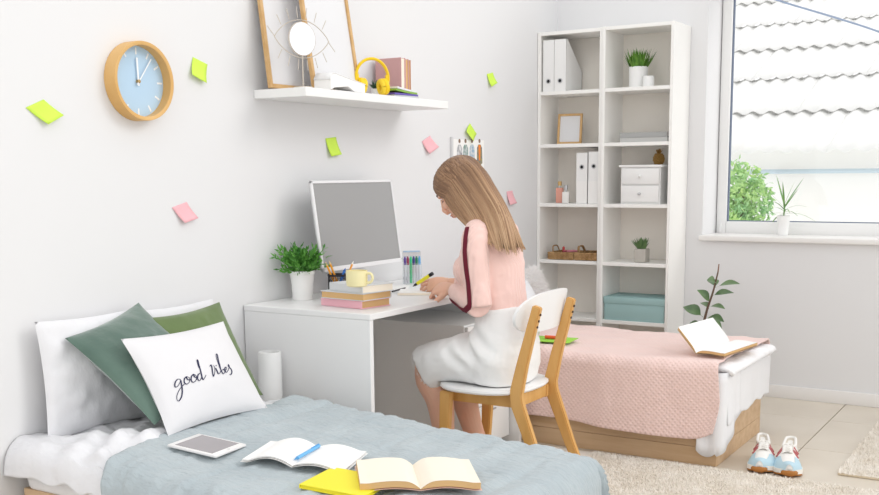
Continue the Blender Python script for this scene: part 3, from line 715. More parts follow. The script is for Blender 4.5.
# paper roll on the floor between bed and desk
rl = at(269.5, 352, 1, -2.86)
mb = MB(); prof = [(.041, 0), (.043, .004), (.043, rl.z-.004), (.041, rl.z), (.036, rl.z), (.035, rl.z-.03), (.030, rl.z-.03), (.030, rl.z-.004), (.026, rl.z-.004), (.025, rl.z-.05), (.002, rl.z-.05)]
obj('paper_roll', mb.lathe(prof, 36, (rl.x, -2.86, .001)), mat('roll_white', 'EFEFEE', .6), label='white upright roll standing between the bed and desk', cat='roll')
# monitor
mo = thing('monitor', 'silver-framed desktop monitor with grey screen on the desk', 'monitor', (.17, -2.22, DZ))
A, B = at(322.5, 272.5, 0, .17), at(402, 262, 0, .17); mw = (B-A).length
tl = math.radians(8); M = frame((A+B)/2, (0, 1, 0), (-math.sin(tl), 0, math.cos(tl)))     # local x = +Y, y = -X, z up
mh = .362
obj('housing', MB().rbox(-mw/2+.003, mw/2-.003, .005, .013, .003, mh-.003, .003), STEEL, mo, M=M.copy())
FRM = mat('silver_frame', 'E6E6E8', .35)
for q in ((-mw/2, -mw/2+.013, 0, mh), (mw/2-.010, mw/2, 0, mh), (-mw/2, mw/2, 0, .018), (-mw/2, mw/2, mh-.011, mh)):
    obj('bezel', MB().rbox(q[0], q[1], -.003, .005, q[2], q[3], .0015, 1), FRM, mo, M=M.copy())
obj('screen', MB().box(-mw/2+.012, mw/2-.009, .001, .005, .017, mh-.01), mat('grey_screen', '9A9A9A', .22, spec=.45), mo, M=M.copy(), smooth=False)
obj('stand_neck', MB().rbox(.095, .125, -2.27, -2.17, DZ+.006, DZ+.26, .004), FRM, mo)
obj('stand_foot', MB().rbox(.04, .22, -2.32, -2.12, DZ+.0005, DZ+.008, .003), FRM, mo)
# potted desk plant
c = at(303.5, 297.5, 2, DZ); c = Vector((max(c.x, .095), c.y-.055, DZ+.0005))
o = thing('potted_plant', 'bushy green leafy plant in ribbed white pot on the desk', 'plant', tuple(c))
pot(o, c, .040, .049, .115, POTW, True)
GR2 = mat('fresh_green', '6BAA48', .5, var=(25, '47823A'))
mb = MB(); st = MB()
for i in range(75):
    a = rnd.uniform(0, 2*PI); ln = rnd.uniform(.05, 1.05); L = rnd.uniform(.07, .125)*(1.1 if ln > .5 else 1); b0 = c+Vector((.03*math.cos(a)*rnd.random(), .03*math.sin(a)*rnd.random(), .10))
    d = Vector((math.cos(a)*math.sin(ln), math.sin(a)*math.sin(ln), math.cos(ln))); pts = []
    if b0.x+d.x*L < .012: d.x = max(d.x, -.4)
    for k in range(7):
        f = k/6; p = b0+d*L*f+Vector((0, 0, -.03*f*f*math.sin(ln))); p.x = max(p.x, .012); pts.append(p)
    st.tube(pts, .0011, 4, False)
    for k in range(1, 7):
        for s_ in (-1, 1, 0):
            q = (d+rvec()*.75).normalized()
            if pts[k].x+q.x*.03 < .01: q.x = abs(q.x)
            leafcard(mb, pts[k], q, rvec(), rnd.uniform(.018, .034), rnd.uniform(.007, .011))
obj('stems', st, GR2, o, kind='stuff'); obj('foliage', mb, GR2, o, kind='stuff', smooth=False)
# book stack, mug, pencil cup
PKC = mat('pink_cover', 'F0B9C4', .6); GRC = mat('light_grey_cover', 'D4D6D8', .55)
Mx = T(.485, -2.69, DZ+.0005) @ Rz(math.radians(-9))
book('book', -.215, 0, 0, .155, 0, .030, PKC, 'y0', 'pink-spined book at the bottom of the stack on the desk', M=Mx.copy(), group='books stacked on the desk')
Mx = T(.50, -2.70, DZ+.031) @ Rz(math.radians(-6))
book('book', -.215, 0, 0, .16, 0, .028, GRC, 'y1', 'grey book with golden page edges in the middle of the desk stack', M=Mx.copy(), group='books stacked on the desk')
Mx = T(.50, -2.705, DZ+.0595) @ Rz(math.radians(-14))
book('book', -.19, 0, 0, .155, 0, .030, GRC, 'y0', 'light grey book on top of the desk stack under the mug', M=Mx.copy(), page=CREAMP, group='books stacked on the desk')
mz = DZ+.0595+.0305; c = at(357, 286.5, 2, mz); c.z = mz
MUG = mat('pale_yellow_glaze', 'F0E6B4', .3)
o = thing('mug', 'pale yellow mug standing on the stack of books', 'mug', tuple(c))
obj('body', MB().lathe([(.030, 0), (.037, .004), (.039, .02), (.039, .058), (.036, .058), (.035, .01), (.001, .008)], 32, c), MUG, o)
hd = Vector((.6, .12, 0)).normalized()
obj('handle', MB().tube(crom([c+hd*.037+Vector((0, 0, .048)), c+hd*.055+Vector((0, 0, .048)), c+hd*.062+Vector((0, 0, .033)), c+hd*.055+Vector((0, 0, .018)), c+hd*.037+Vector((0, 0, .014))], 14), .005, 8), MUG, o)
c = Vector((.215, -2.475, DZ+.0005))
o = thing('pencil_cup', 'black mesh pencil cup behind the mug on the desk', 'pencil cup', tuple(c))
obj('rim', MB().lathe([(.036, .092), (.039, .092), (.039, .1), (.036, .1), (.036, .092)], 28, c, False), BLACK, o)
obj('cup_base', MB().lathe([(.036, 0), (.037, .008), (.036, .009)], 28, c), BLACK, o)
mb = MB()
for k in range(26):
    a = 2*PI*k/26
    for sg in (1, -1): mb.tube([c+Vector((.036*math.cos(a+sg*.35*f), .036*math.sin(a+sg*.35*f), .006+.088*f)) for f in (0, .25, .5, .75, 1)], .0009, 4, False)
obj('mesh_wall', mb, BLACK, o)
def pencil(p0, p1, r, hexc, label, tipc='E6C79A', cat='pencil'):
    p0, p1 = Vector(p0), Vector(p1); o = thing('pencil', label, cat, tuple(p0)); d = p1-p0
    obj('shaft', MB().tube([p0, p0+d*.9], r, 6), mat('shaft_'+hexc, hexc, .4), o)
    obj('point', MB().tube([p0+d*.9, p1], [r, .0006], 6), mat('point_'+tipc, tipc, .6), o)
pencil(c+Vector((.012, 0, .012)), at(325.5, 262, 0, .2), .0042, 'EFA22E', 'orange pencil leaning far out of the black mesh cup')
pencil(c+Vector((.016, .01, .012)), at(329, 260.5, 0, .205), .0042, 'EDA530', 'orange pencil leaning out of the black mesh cup beside another')
pencil(c+Vector((-.01, .0, .012)), at(345.5, 268, 0, .22), .0058, '3D78C9', 'blue pen standing in the black mesh cup', '2F5FA8', 'pen')
pencil(c+Vector((0, .014, .012)), at(353.5, 261, 0, .21), .004, 'F0A648', 'orange and white pencil standing upright behind the mug', 'F2EFEA')
# clear marker case
c = at(412.5, 284, 2, DZ); c.z = DZ+.0005
o = thing('marker_case', 'clear plastic case holding coloured felt pens on the desk', 'pen case', tuple(c))
ax = Vector((.5, .55, 0)).normalized(); M = frame(c, rt-Vector((0, 0, rt.z)), (0, 0, 1)) @ Rz(.25) @ Matrix.Diagonal((1.25, 1.2, 1.05, 1))
obj('case_front', MB().rbox(-.034, .034, -.012, .012, 0, .092, .005), CLEAR, o, M=M.copy())
obj('case_lid', MB().rbox(-.034, .034, .008, .012, .092, .138, .0018, 1), CLEAR, o, M=M.copy())
obj('hook', MB().tube([(-.03, .01, .138), (.03, .01, .138)], .0035, 8), mat('pale_blue_edge', 'AFC6DE', .4), o, M=M.copy())
for k, hx in enumerate(('6A4F9E', '9B3B58', '3FC98B', '3B3F86', '1F7A55', '63A9DC')):
    x = -.0265+k*.0106
    p = M @ Vector((x, 0, .004)); t_ = thing('felt_pen', 'felt pen with %s cap in the clear case' % ('purple', 'dark red', 'mint green', 'navy', 'dark green', 'light blue')[k], 'felt pen', tuple(p), group='felt pens in the clear case')
    obj('barrel', MB().tube([(x, 0, .004), (x, 0, .082)], .0046, 8), mat('felt_barrel_'+hx, hx if k == 2 else 'D9D9DE', .4), t_, M=M.copy())
    obj('cap', MB().tube([(x, 0, .082), (x, 0, .108), (x, 0, .113), (x, 0, .118)], [.0048, .0048, .003, .0026], 8), mat('felt_cap_'+hx, hx, .4), t_, M=M.copy())
# writing pad, paper, small things
PDM = frame(at(397.5, 295.5, 2, DZ), (1, .55, 0), (0, 0, 1))
o = thing('writing_pad', 'cream-edged writing pad under the hands on the desk', 'notepad', tuple(PDM.translation))
obj('page_block', MB().rbox(0, .21, 0, .15, .0005, .010, .001, 1), CREAMP, o, M=PDM.copy())
obj('sheet', MB().box(.001, .209, .001, .149, .010, .0108), PAPER, o, M=PDM.copy(), smooth=False)
q = at(391, 288, 2, DZ)
obj('paper_sheet', MB().rbox(-.075, .075, -.09, .09, .0004, .003, .0008, 1), PAPER, M=T(q.x, q.y, DZ) @ Rz(.5), label='white paper sheets lying beside the writing pad', cat='paper')
a_, b_ = at(397, 293.5, 2, DZ), at(406, 289.5, 2, DZ)
pencil(Vector((a_.x-.02, a_.y-.005, DZ+.0075)), Vector((b_.x, b_.y, DZ+.0075)), .0036, '2B2A30', 'dark pencil lying at the edge of the writing pad', '2B2A30')
q = at(403, 279.5, 2, DZ); obj('sharpener', MB().rbox(-.014, .014, -.009, .009, .0005, .014, .003), mat('sharpener_grey', 'BEBFC2', .5), M=T(q.x+.02, q.y, DZ) @ Rz(.4), label='small grey sharpener beside the clear marker case', cat='sharpener')
a_, b_ = at(436, 281, 2, DZ), at(452, 282, 2, DZ)
pencil(Vector((a_.x, a_.y, DZ+.008)), Vector((b_.x, b_.y, DZ+.008)), .0075, 'F2B13C', 'orange-yellow marker lying beyond the writing hand', 'E8E6E2', 'marker')
a_, b_ = at(452, 280.5, 2, DZ), at(473, 281.8, 2, DZ)
pencil(Vector((a_.x, a_.y, DZ+.006)), Vector((b_.x, b_.y, DZ+.006)), .0045, 'B4B8BE', 'grey pen lying beyond the writing hand', '8E9299', 'pen')

# ================================================================== WALL SHELF AND ITS THINGS
SZ = 1.553
obj('wall_shelf', MB().rbox(.001, .25, -2.687, -1.67, 1.52, SZ, .002, 1), WHITE, label='long white floating shelf on the left wall', cat='shelf')
def lean_frame(xb, lean, y0, y1, h, label):
    M = frame((xb, (y0+y1)/2, SZ+.006), (0, 1, 0), (-math.sin(lean), 0, math.cos(lean)))
    return pframe('leaning_frame', label, M, y1-y0, h, .016, .016, PRINT, group='frames on the wall shelf')
lean_frame(.082, math.radians(7), -2.682, -2.36, .47, 'tall wood-framed white print leaning behind the eye mirror')
lean_frame(.165, math.radians(9), at(316, 86, 0, .17).y, at(358, 60, 0, .15).y, .50, 'tall wood-framed white print leaning behind the white book')
# eye mirror
ec = at(302, 39, 0, .205); base = Vector((ec.x, ec.y, SZ+.0005))
WIRE = mat('champagne_wire', 'C9C0B4', .35, metal=.6)
o = thing('eye_mirror', 'small round mirror in an eye-shaped wire stand with lashes', 'mirror', tuple(base))
M = Matrix.Translation(ec) @ Rz(math.radians(-14))      # local y = width, z = up, x = facing
Mm = mat('mirror_glass', 'F4F4F6', .03, metal=1)
obj('mirror_glass', MB().lathe([(.001, .003), (.059, .003), (.059, -.003), (.001, -.003)], 40), Mm, o, M=M @ Matrix.Rotation(PI/2, 4, 'Y'))
obj('rim', MB().tube([(0, .060*math.cos(a), .060*math.sin(a)) for a in [2*PI*k/40 for k in range(41)]], .0024, 6, False), WIRE, o, M=M.copy())
mb = MB(); ew = .125
for s in (1, -1): mb.tube([(.001, ew*(2*k/24-1), s*.068*(1-(2*k/24-1)**2)**.85) for k in range(25)], .0017, 5)
obj('eye_outline', mb, WIRE, o, M=M.copy())
for s in (1, -1):
    for k in range(6):
        f = -.72+k*.29; p = Vector((.001, ew*f, s*.068*(1-f*f)**.85)); d = Vector((0, f*.75, s*1.0)).normalized()
        obj('lash', MB().tube([p+d*.008, p+d*.046], .0014, 5), WIRE, o, M=M.copy())
for s in (1, -1): obj('lash', MB().tube([(0, s*ew*.98, 0), (0, s*(ew+.03), s*-.035)], .0014, 5), WIRE, o, M=M.copy())
obj('post', MB().tube([ec-Vector((0, 0, .06)), base], .0024, 6), WIRE, o)
obj('foot', MB().lathe([(.001, 0), (.035, 0), (.035, .004), (.001, .005)], 24, base), WIRE, o)
# white paperback face down
M = T(.209, at(340, 80, 0, .209).y+.0, SZ+.0005) @ Rz(math.radians(2))
o = thing('open_book', 'white paperback lying open face down on the wall shelf', 'book', tuple(M.translation))
WC = mat('paperback_white', 'ECECEC', .5)
def tent(u, v, dz=0):
    y = (u-.5)*.245; z = .072-.034*(u-.12)/.88 if u > .12 else .072-.03*((.12-u)/.12)**2
    return Vector(((v-.5)*.076, y, max(z*.9-dz, .001)))
q = obj('cover', MB().grid(lambda u, v: tent(u, v), 31, 4), WC, o, M=M.copy()); solid(q, .003)
obj('page_block', MB().loft([[tent(u, 0, .004), tent(u, 1, .004), tent(u, 1, .034+.06*abs(u-.5)), tent(u, 0, .034+.06*abs(u-.5))] for u in [.02+.96*k/24 for k in range(25)]]), PAPER, o, M=M.copy())
# headphones
hc = at(372, 76, 0, .185); YP = mat('yellow_plastic', 'F4CE22', .35); YPAD = mat('yellow_pad', 'F2D23A', .6)
o = thing('headphones', 'yellow over-ear headphones standing on the wall shelf', 'headphones', (.185, hc.y, SZ+.0005))
M = T(.185, hc.y, SZ+.0005) @ Rz(math.radians(-32))
band = [(0, .072*math.cos(a), .070+.078*math.sin(a)) for a in [math.radians(-18+216*k/30) for k in range(31)]]
obj('headband', MB().tube(band, .0062, 8, True, 1.6, Vector((1, 0, 0))), YP, o, M=M.copy())
for s in (1, -1):
    cy_ = s*.052; Mc = M @ T(0, cy_, .037) @ Matrix.Rotation(-s*PI/2+s*.15, 4, 'X')
    cup = obj('ear_cup', MB().lathe([(.001, .018), (.026, .016), (.033, .010), (.035, 0), (.034, -.004), (.001, -.004)], 28), YP, o, M=Mc.copy())
    mb = MB().tube([(.024*math.cos(a), .024*math.sin(a), -.011) for a in [2*PI*k/28 for k in range(29)]], .011, 10, False)
    obj('ear_pad', mb, YPAD, cup, M=Mc.copy())
    obj('slider', MB().rbox(-.007, .007, cy_+s*.012-.004, cy_+s*.012+.004, .05, .085, .002), YP, o, M=M.copy())
# succulent between headphones and books
c = Vector((.09, at(377, 80, 0, .09).y, SZ+.0005))
o = thing('succulent', 'tiny dark succulent in white pot behind the yellow headphones', 'plant', tuple(c))
pot(o, c, .02, .026, .042, POTW); obj('leaves', blades(60, (c.x, c.y, c.z+.038), .012, 0, (.028, .05), .012, 1.0), mat('dark_succulent', '4C6B52', .6), o)
# three upright pink books
y = at(377, 75, 0, .03).y
RC = [mat('dusty_pink_cover', 'CFA3A3', .6), mat('rose_cover', 'D2A9A6', .6), mat('terracotta_cover', 'CB9C86', .6)]
for k, (th, pg) in enumerate(((.034, CREAMP), (.026, PAGES), (.016, PAGES))):
    Mb = Matrix(((0, 1, 0, .022), (0, 0, 1, y), (1, 0, 0, SZ+.0005), (0, 0, 0, 1)))   # local x up, local y = +X, local z = +Y
    book('book', 0, .178-.003*k, 0, .135, 0, th, RC[k], 'y0', ('dusty pink book standing with its broad cover showing on the shelf', 'rose book standing in the middle of the upright three', 'terracotta book standing at the outer end of the upright three')[k], M=Mb, page=pg, group='upright books on the wall shelf')
    y += th+.0008
# magazines
mg = [('C8CBD0', 'grey'), ('6C5BB0', 'violet'), ('8CB84B', 'green'), ('E4E6EA', 'white')]
y = at(399, 92, 0, .2).y
for k, (hx, nm) in enumerate(mg):
    def fn(u, v, k=k): return Vector(((v-.5)*.07, (u-.5)*.17, .004+k*.0085+(.008*(1-u)**2 if k > 1 else 0)))
    q = obj('magazine', MB().loft([[fn(u, 0), fn(u, 1), fn(u, 1)+Vector((0, 0, .0075)), fn(u, 0)+Vector((0, 0, .0075))] for u in [i/10 for i in range(11)]]), mat('magazine_'+nm, hx, .4),
            M=T(.205, y, SZ-.0035) @ Rz(.06*(k-1.5)), label='%s magazine in the small pile before the pink books' % nm, cat='magazine', group='magazines on the wall shelf', ang=30)

# ================================================================== WALL: clock, notes, poster
cc = at(144, 81, 0, .045); crad = .5*(at(144, 41.5, 0, .045).z-at(145, 120.5, 0, .045).z)
ck = thing('wall_clock', 'round wall clock with wooden rim and pale blue face', 'clock', (.001, cc.y, cc.z-crad))
M = T(.001, cc.y, cc.z) @ Matrix.Rotation(PI/2, 4, 'Y')          # local z = +X, local x = -Z, local y = +Y
obj('rim', MB().lathe([(crad-.012, .006), (crad-.012, .048), (crad-.008, .05), (crad, .05), (crad+.001, .045), (crad+.001, 0), (crad-.012, 0)], 64, cap=False), mat('clock_wood', 'DFB679', .5, var=(5, 'D5A867')), ck, M=M.copy())
fc_ = obj('face', MB().lathe([(.001, .012), (crad-.012, .012), (crad-.012, .004), (.001, .004)], 64, cap=False), mat('clock_blue', 'B7D3EA', .6), ck, M=M.copy())
CW = mat('clock_white', 'EFF3F6', .5)
for k in range(12):
    a = 2*PI*k/12; obj('hour_mark', MB().box(-crad+.018, -crad+.040, -.003, .003, .0121, .0128), CW, fc_, M=M @ Rz(a), smooth=False)
def chand(a, L, w_, z, n): obj(n, MB().box(-L, .014, -w_, w_, z, z+.0012), CW, ck, M=M @ Rz(-math.radians(a)), smooth=False)
chand(-2, crad*.60, .0035, .018, 'hour_hand'); chand(37, crad*.74, .002, .021, 'minute_hand')
obj('hub', MB().lathe([(.001, .024), (.006, .023), (.006, .012)], 16, cap=False), mat('brass', 'B99B6B', .4, metal=.6), ck, M=M.copy())
GN = mat('green_note', 'D0F25A', .7); PN = mat('pink_note', 'F4B9C0', .7)
notes = [(((25.7, 107.6), (43.6, 99.4), (60.6, 115.4), (45, 124.6)), GN, 'lime sticky note with curled edge near the wall clock, above the bed pillows'), (((193, 57), (207.5, 64.5), (203.6, 83.4), (189, 75)), GN, 'lime sticky note between the wall clock and the framed prints'),
         (((172, 207.5), (186.7, 202), (195.4, 218), (181.8, 223)), PN, 'pink sticky note on the wall above the olive cushion'), (((325.5, 138.3), (336, 137), (339, 154.5), (328.5, 156.5)), GN, 'lime sticky note below the wall shelf, above the monitor'),
         (((422, 141.5), (430, 135.7), (436.4, 147), (427, 154)), PN, 'pink sticky note beside the fashion poster, under the shelf end'), (((470, 123.4), (476.7, 134), (471, 141.5), (464, 132)), GN, 'lime sticky note turned as a diamond over the fashion poster'),
         (((487, 74), (493, 72.5), (495, 83), (489, 87)), GN, 'lime sticky note high on the wall by the bookcase'), (((506.7, 191.4), (512.4, 190.6), (514.7, 203), (508, 205)), PN, 'pink sticky note low on the wall by the bookcase')]
for (cs, m_, lb) in notes:
    P4 = [at(*q, 0, .002) for q in cs]
    def fn(u, v): 
        p = P4[0].lerp(P4[1], u).lerp(P4[3].lerp(P4[2], u), v); p.x = .002+.016*v*v; return p
    q = obj('sticky_note', MB().grid(fn, 6, 8), m_, label=lb, cat='sticky note', group='sticky notes'); solid(q, .0004, 0)
pa, pb = at(452, 139, 0, 0), at(481, 200, 0, 0)
po = thing('fashion_poster', 'white poster with four small standing fashion figures', 'poster', (.001, (pa.y+pb.y)/2, pb.z))
obj('sheet', MB().box(.0008, .0022, pa.y, pb.y+.03, pb.z, pa.z), PAPER, po, smooth=False)
obj('hanging_rail', MB().box(.0008, .010, pa.y-.02, pa.y-.004, pb.z, pa.z+.01), mat('rail_grey', 'D5D5D6', .5), po, smooth=False)
for (px_, jac, leg) in ((459.5, 'E7E7E7', '8F8F95'), (465.5, '7F9A90', 'C9CDD0'), (472, '8FAFC6', 'D8DADD'), (479.5, 'A79A62', '6B7080')):
    c = at(px_, 141, 0, .0025)
    f = obj('figure', MB().lathe([(.0001, 0), (.011, .0001)], 12, cap=False), mat('figure_head', '8B7568', .8), po, M=T(.0025, c.y, c.z) @ Matrix.Rotation(PI/2, 4, 'Y'), smooth=False)
    j = [(-.012, -.018), (-.026, -.035), (-.03, -.115), (-.02, -.118), (-.016, -.12), (.016, -.12), (.02, -.118), (.03, -.115), (.026, -.035), (.012, -.018)]
    obj('jacket', MB().add([(.0026, c.y+y_, c.z+z_) for y_, z_ in j], [tuple(range(len(j)))]), mat('jacket_'+jac, jac, .8, var=(60, leg)), f, smooth=False)
    j = [(-.016, -.12), (-.02, -.25), (-.004, -.25), (0, -.14), (.004, -.25), (.02, -.25), (.016, -.12)]
    obj('trousers', MB().add([(.0026, c.y+y_, c.z+z_) for y_, z_ in j], [tuple(range(len(j)))]), mat('trousers_'+leg, leg, .8), f, smooth=False)
    if px_ > 475: obj('scarf', MB().add([(.0028, c.y+y_, c.z+z_) for y_, z_ in ((-.012, -.02), (.012, -.02), (.007, -.1), (-.007, -.1))], [(0, 1, 2, 3)]), mat('orange_scarf', 'F08A3C', .8), f, smooth=False)

# ================================================================== CHAIR
ch = thing('desk_chair', 'white and wood chair with curved backrest at the desk', 'chair', (.86, -2.31, RZ))
CW_ = mat('chair_white', 'F1F1F1', .3)
def plank(name, pts, ya, th, wd, parent=ch, m=CHAIRW):     # side-profile plank in the XZ plane, thickness in Y
    pts = [Vector((x, 0, z)) for x, z in pts]; n = len(pts); L_, R_ = [], []
    for i in range(n):
        d = (pts[min(i+1, n-1)]-pts[max(i-1, 0)]).normalized(); s_ = Vector((d.z, 0, -d.x)); wv = wd[i] if hasattr(wd, '__len__') else wd
        L_.append(pts[i]-s_*wv/2); R_.append(pts[i]+s_*wv/2)
    b = bmesh.new(); out = L_+R_[::-1]
    vs_ = [b.verts.new(p+Vector((0, ya-th/2, 0))) for p in out]; f = b.faces.new(vs_)
    e = bmesh.ops.extrude_face_region(b, geom=[f]); bmesh.ops.translate(b, vec=(0, th, 0), verts=[g for g in e['geom'] if isinstance(g, bmesh.types.BMVert)])
    bmesh.ops.recalc_face_normals(b, faces=b.faces[:])
    bmesh.ops.bevel(b, geom=[q for q in b.edges if q.calc_face_angle(0) > .6], offset=.004, segments=2, affect='EDGES')
    return obj(name, MB().bm(b), m, parent)
YN, YF = -2.455, -2.165
for y in (YN, YF):
    lg = plank('rear_leg', [(1.165, RZ+.001), (1.08, .21), (1.005, .40), (1.0, .44), (1.025, .55), (1.083, .765)], y, .026, [.032, .038, .05, .05, .042, .032])
    for zz in (.735, .712, .69):
        xx = 1.083-(.765-zz)*.27+.018
        obj('screw', MB().tube([(xx+.0035, y, zz), (xx-.004, y, zz)], .0045, 10), mat('dark_screw', '4B3328', .4), lg)
for y in (-2.475, -2.145):
    plank('front_leg', [(.69, RZ+.001), (.705, .22), (.715, .425)], y, .028, [.030, .038, .048])
for y, sy in ((-2.452, 1), (-2.168, -1)):
    plank('side_rail', [(.715, .405), (1.0, .405)], y+sy*.0275, .02, .05)
obj('front_rail', MB().rbox(.70, .722, -2.46, -2.16, .383, .43, .002), CHAIRW, ch); obj('rear_rail', MB().rbox(.975, .997, -2.45, -2.17, .383, .43, .002), CHAIRW, ch)
obj('cross_rail', MB().rbox(.84, .87, -2.415, -2.205, .40, .43, .002), CHAIRW, ch)
def seat_pt(a, s):
    c, n = math.cos(a), math.sin(a); e = 2/2.6
    return (.832+.187*s*math.copysign(abs(c)**e, c), -2.31+.215*s*math.copysign(abs(n)**e, n))
rings = []
for s, z in ((.90, .432), (.97, .434), (1.0, .441), (.99, .449), (.95, .452), (.6, .449), (.2, .447)): rings.append([Vector((*seat_pt(2*PI*k/56, s), z)) for k in range(56)])
obj('seat', MB().loft(rings), CW_, ch)
def back(u, v, off=0):                       # curved oval backrest
    a = (u*2-1); t = v*2-1
    y = -2.285+.205*math.sin(a*.8)/math.sin(.8)
    hh = .074*(1-abs(a)**3.2)**.5+.0005
    z = .722+hh*t*1.0+.012*(1-a*a)
    x = 1.062-.050*(abs(a)**2.1)+.2*(z-.722)-off
    return Vector((x, y, z))
mbk = MB(); mbk.loft([[back(u, v) for v in [k/12 for k in range(13)]]+[back(u, 1-k/12, .012) for k in range(13)] for u in [.002+.996*i/40 for i in range(41)]])
obj('backrest', mbk, CW_, ch, ang=50)

# ================================================================== PERSON
Y0 = -2.31
per = thing('person', 'person in pink ribbed sweater and white skirt writing at the desk', 'person', (.86, Y0, .455))
def ering(c, d, side, rs, rf, n=24, sq=2.0):  # elliptical section: centre, path direction, side axis, half width, half depth
    c, d, side = Vector(c), Vector(d).normalized(), Vector(side); side = (side-d*side.dot(d)).normalized(); f = d.cross(side); e = 2/sq; out = []
    for k in range(n):
        a = 2*PI*k/n; cc_, ss = math.cos(a), math.sin(a)
        out.append(c+side*rs*math.copysign(abs(cc_)**e, cc_)+f*rf*math.copysign(abs(ss)**e, ss))
    return out
def limb(mb, secs, side=(0, 1, 0), n=20, sq=2.0):   # secs: (centre, half width, half depth)
    P = [Vector(s[0]) for s in secs]; R_ = []
    for i in range(len(P)):
        d = P[min(i+1, len(P)-1)]-P[max(i-1, 0)]; R_.append(ering(P[i], d, side, secs[i][1], secs[i][2], n, sq))
    mb.loft(R_)
def dense(secs, n):
    out = []; A_ = crom([(s[0][0], s[0][1], s[0][2]) for s in secs], n); B_ = crom([(s[1], s[2], 0) for s in secs], n)
    return [(a, max(b.x, .0005), max(b.y, .0005)) for a, b in zip(A_, B_)]
Yv = lambda dy: Y0+dy
# arm and leg joints
shL, elL, wrL = Vector((.835, Yv(-.160), 1.0)), Vector((.860, Yv(-.175), .757)), Vector((.640, Yv(.005), .790))
shR, elR, wrR = Vector((.805, Yv(.155), 1.0)), Vector((.76, Yv(.235), .775)), at(449, 284, 1, -2.13)
torso = [((.862, Y0, .50), .165, .115), ((.872, Y0, .56), .172, .118), ((.868, Y0, .64), .148, .100), ((.862, Y0, .72), .122, .080), ((.850, Y0, .79), .128, .085), ((.825, Y0, .86), .142, .105), ((.818, Y0, .92), .150, .105), ((.823, Y0, .98), .158, .085), ((.812, Y0, 1.03), .115, .062), ((.795, Y0, 1.06), .06, .052)]
body = MB()
limb(body, dense([(c, a*.94, b*.92) for c, a, b in torso], 30))
# neck and head (bowed, turned a little to the camera side)
HC = Vector((.690, Y0-.005, 1.176)); hp = math.radians(39); ht = math.radians(12)
Hz = Rz(ht).to_3x3()
fwd = Hz @ Vector((-math.cos(hp), 0, -math.sin(hp))); hup = Hz @ Vector((-math.sin(hp), 0, math.cos(hp))); lat = hup.cross(fwd)
HM = Matrix(((lat.x, fwd.x, hup.x), (lat.y, fwd.y, hup.y), (lat.z, fwd.z, hup.z)))
H = lambda x, y, z: HC+HM @ Vector((x, y, z))
limb(body, dense([((.81, Y0, 1.02), .058, .056), ((.785, Y0, 1.065), .050, .050), ((.752, Y0, 1.105), .047, .048), (H(0, -.03, -.04), .05, .055)], 12))
body.ell(H(0, -.012, .030), (.075, .094, .082), HM, 16, 24); body.ell(H(0, .014, -.025), (.064, .076, .085), HM, 16, 24)
body.ell(H(0, .045, -.085), (.034, .036, .026), HM); body.ell(H(0, .03, -.068), (.052, .045, .035), HM)
body.tube([H(0, .086, .018), H(0, .094, -.002), H(0, .104, -.022), H(0, .100, -.034), H(0, .082, -.038)], [.007, .009, .011, .011, .008], 10)
for s in (-1, 1):
    body.ell(H(s*.011, .092, -.031), (.008, .010, .007), HM, 8, 10); body.ell(H(s*.032, .070, -.018), (.024, .02, .02), HM, 8, 12)
    body.ell(H(s*.030, .076, .022), (.022, .010, .007), HM, 8, 12); body.ell(H(s*.073, -.005, -.012), (.008, .018, .028), HM, 8, 12)
body.ell(H(0, .087, -.054), (.020, .009, .0055), HM, 8, 12); body.ell(H(0, .084, -.065), (.018, .010, .006), HM, 8, 12)
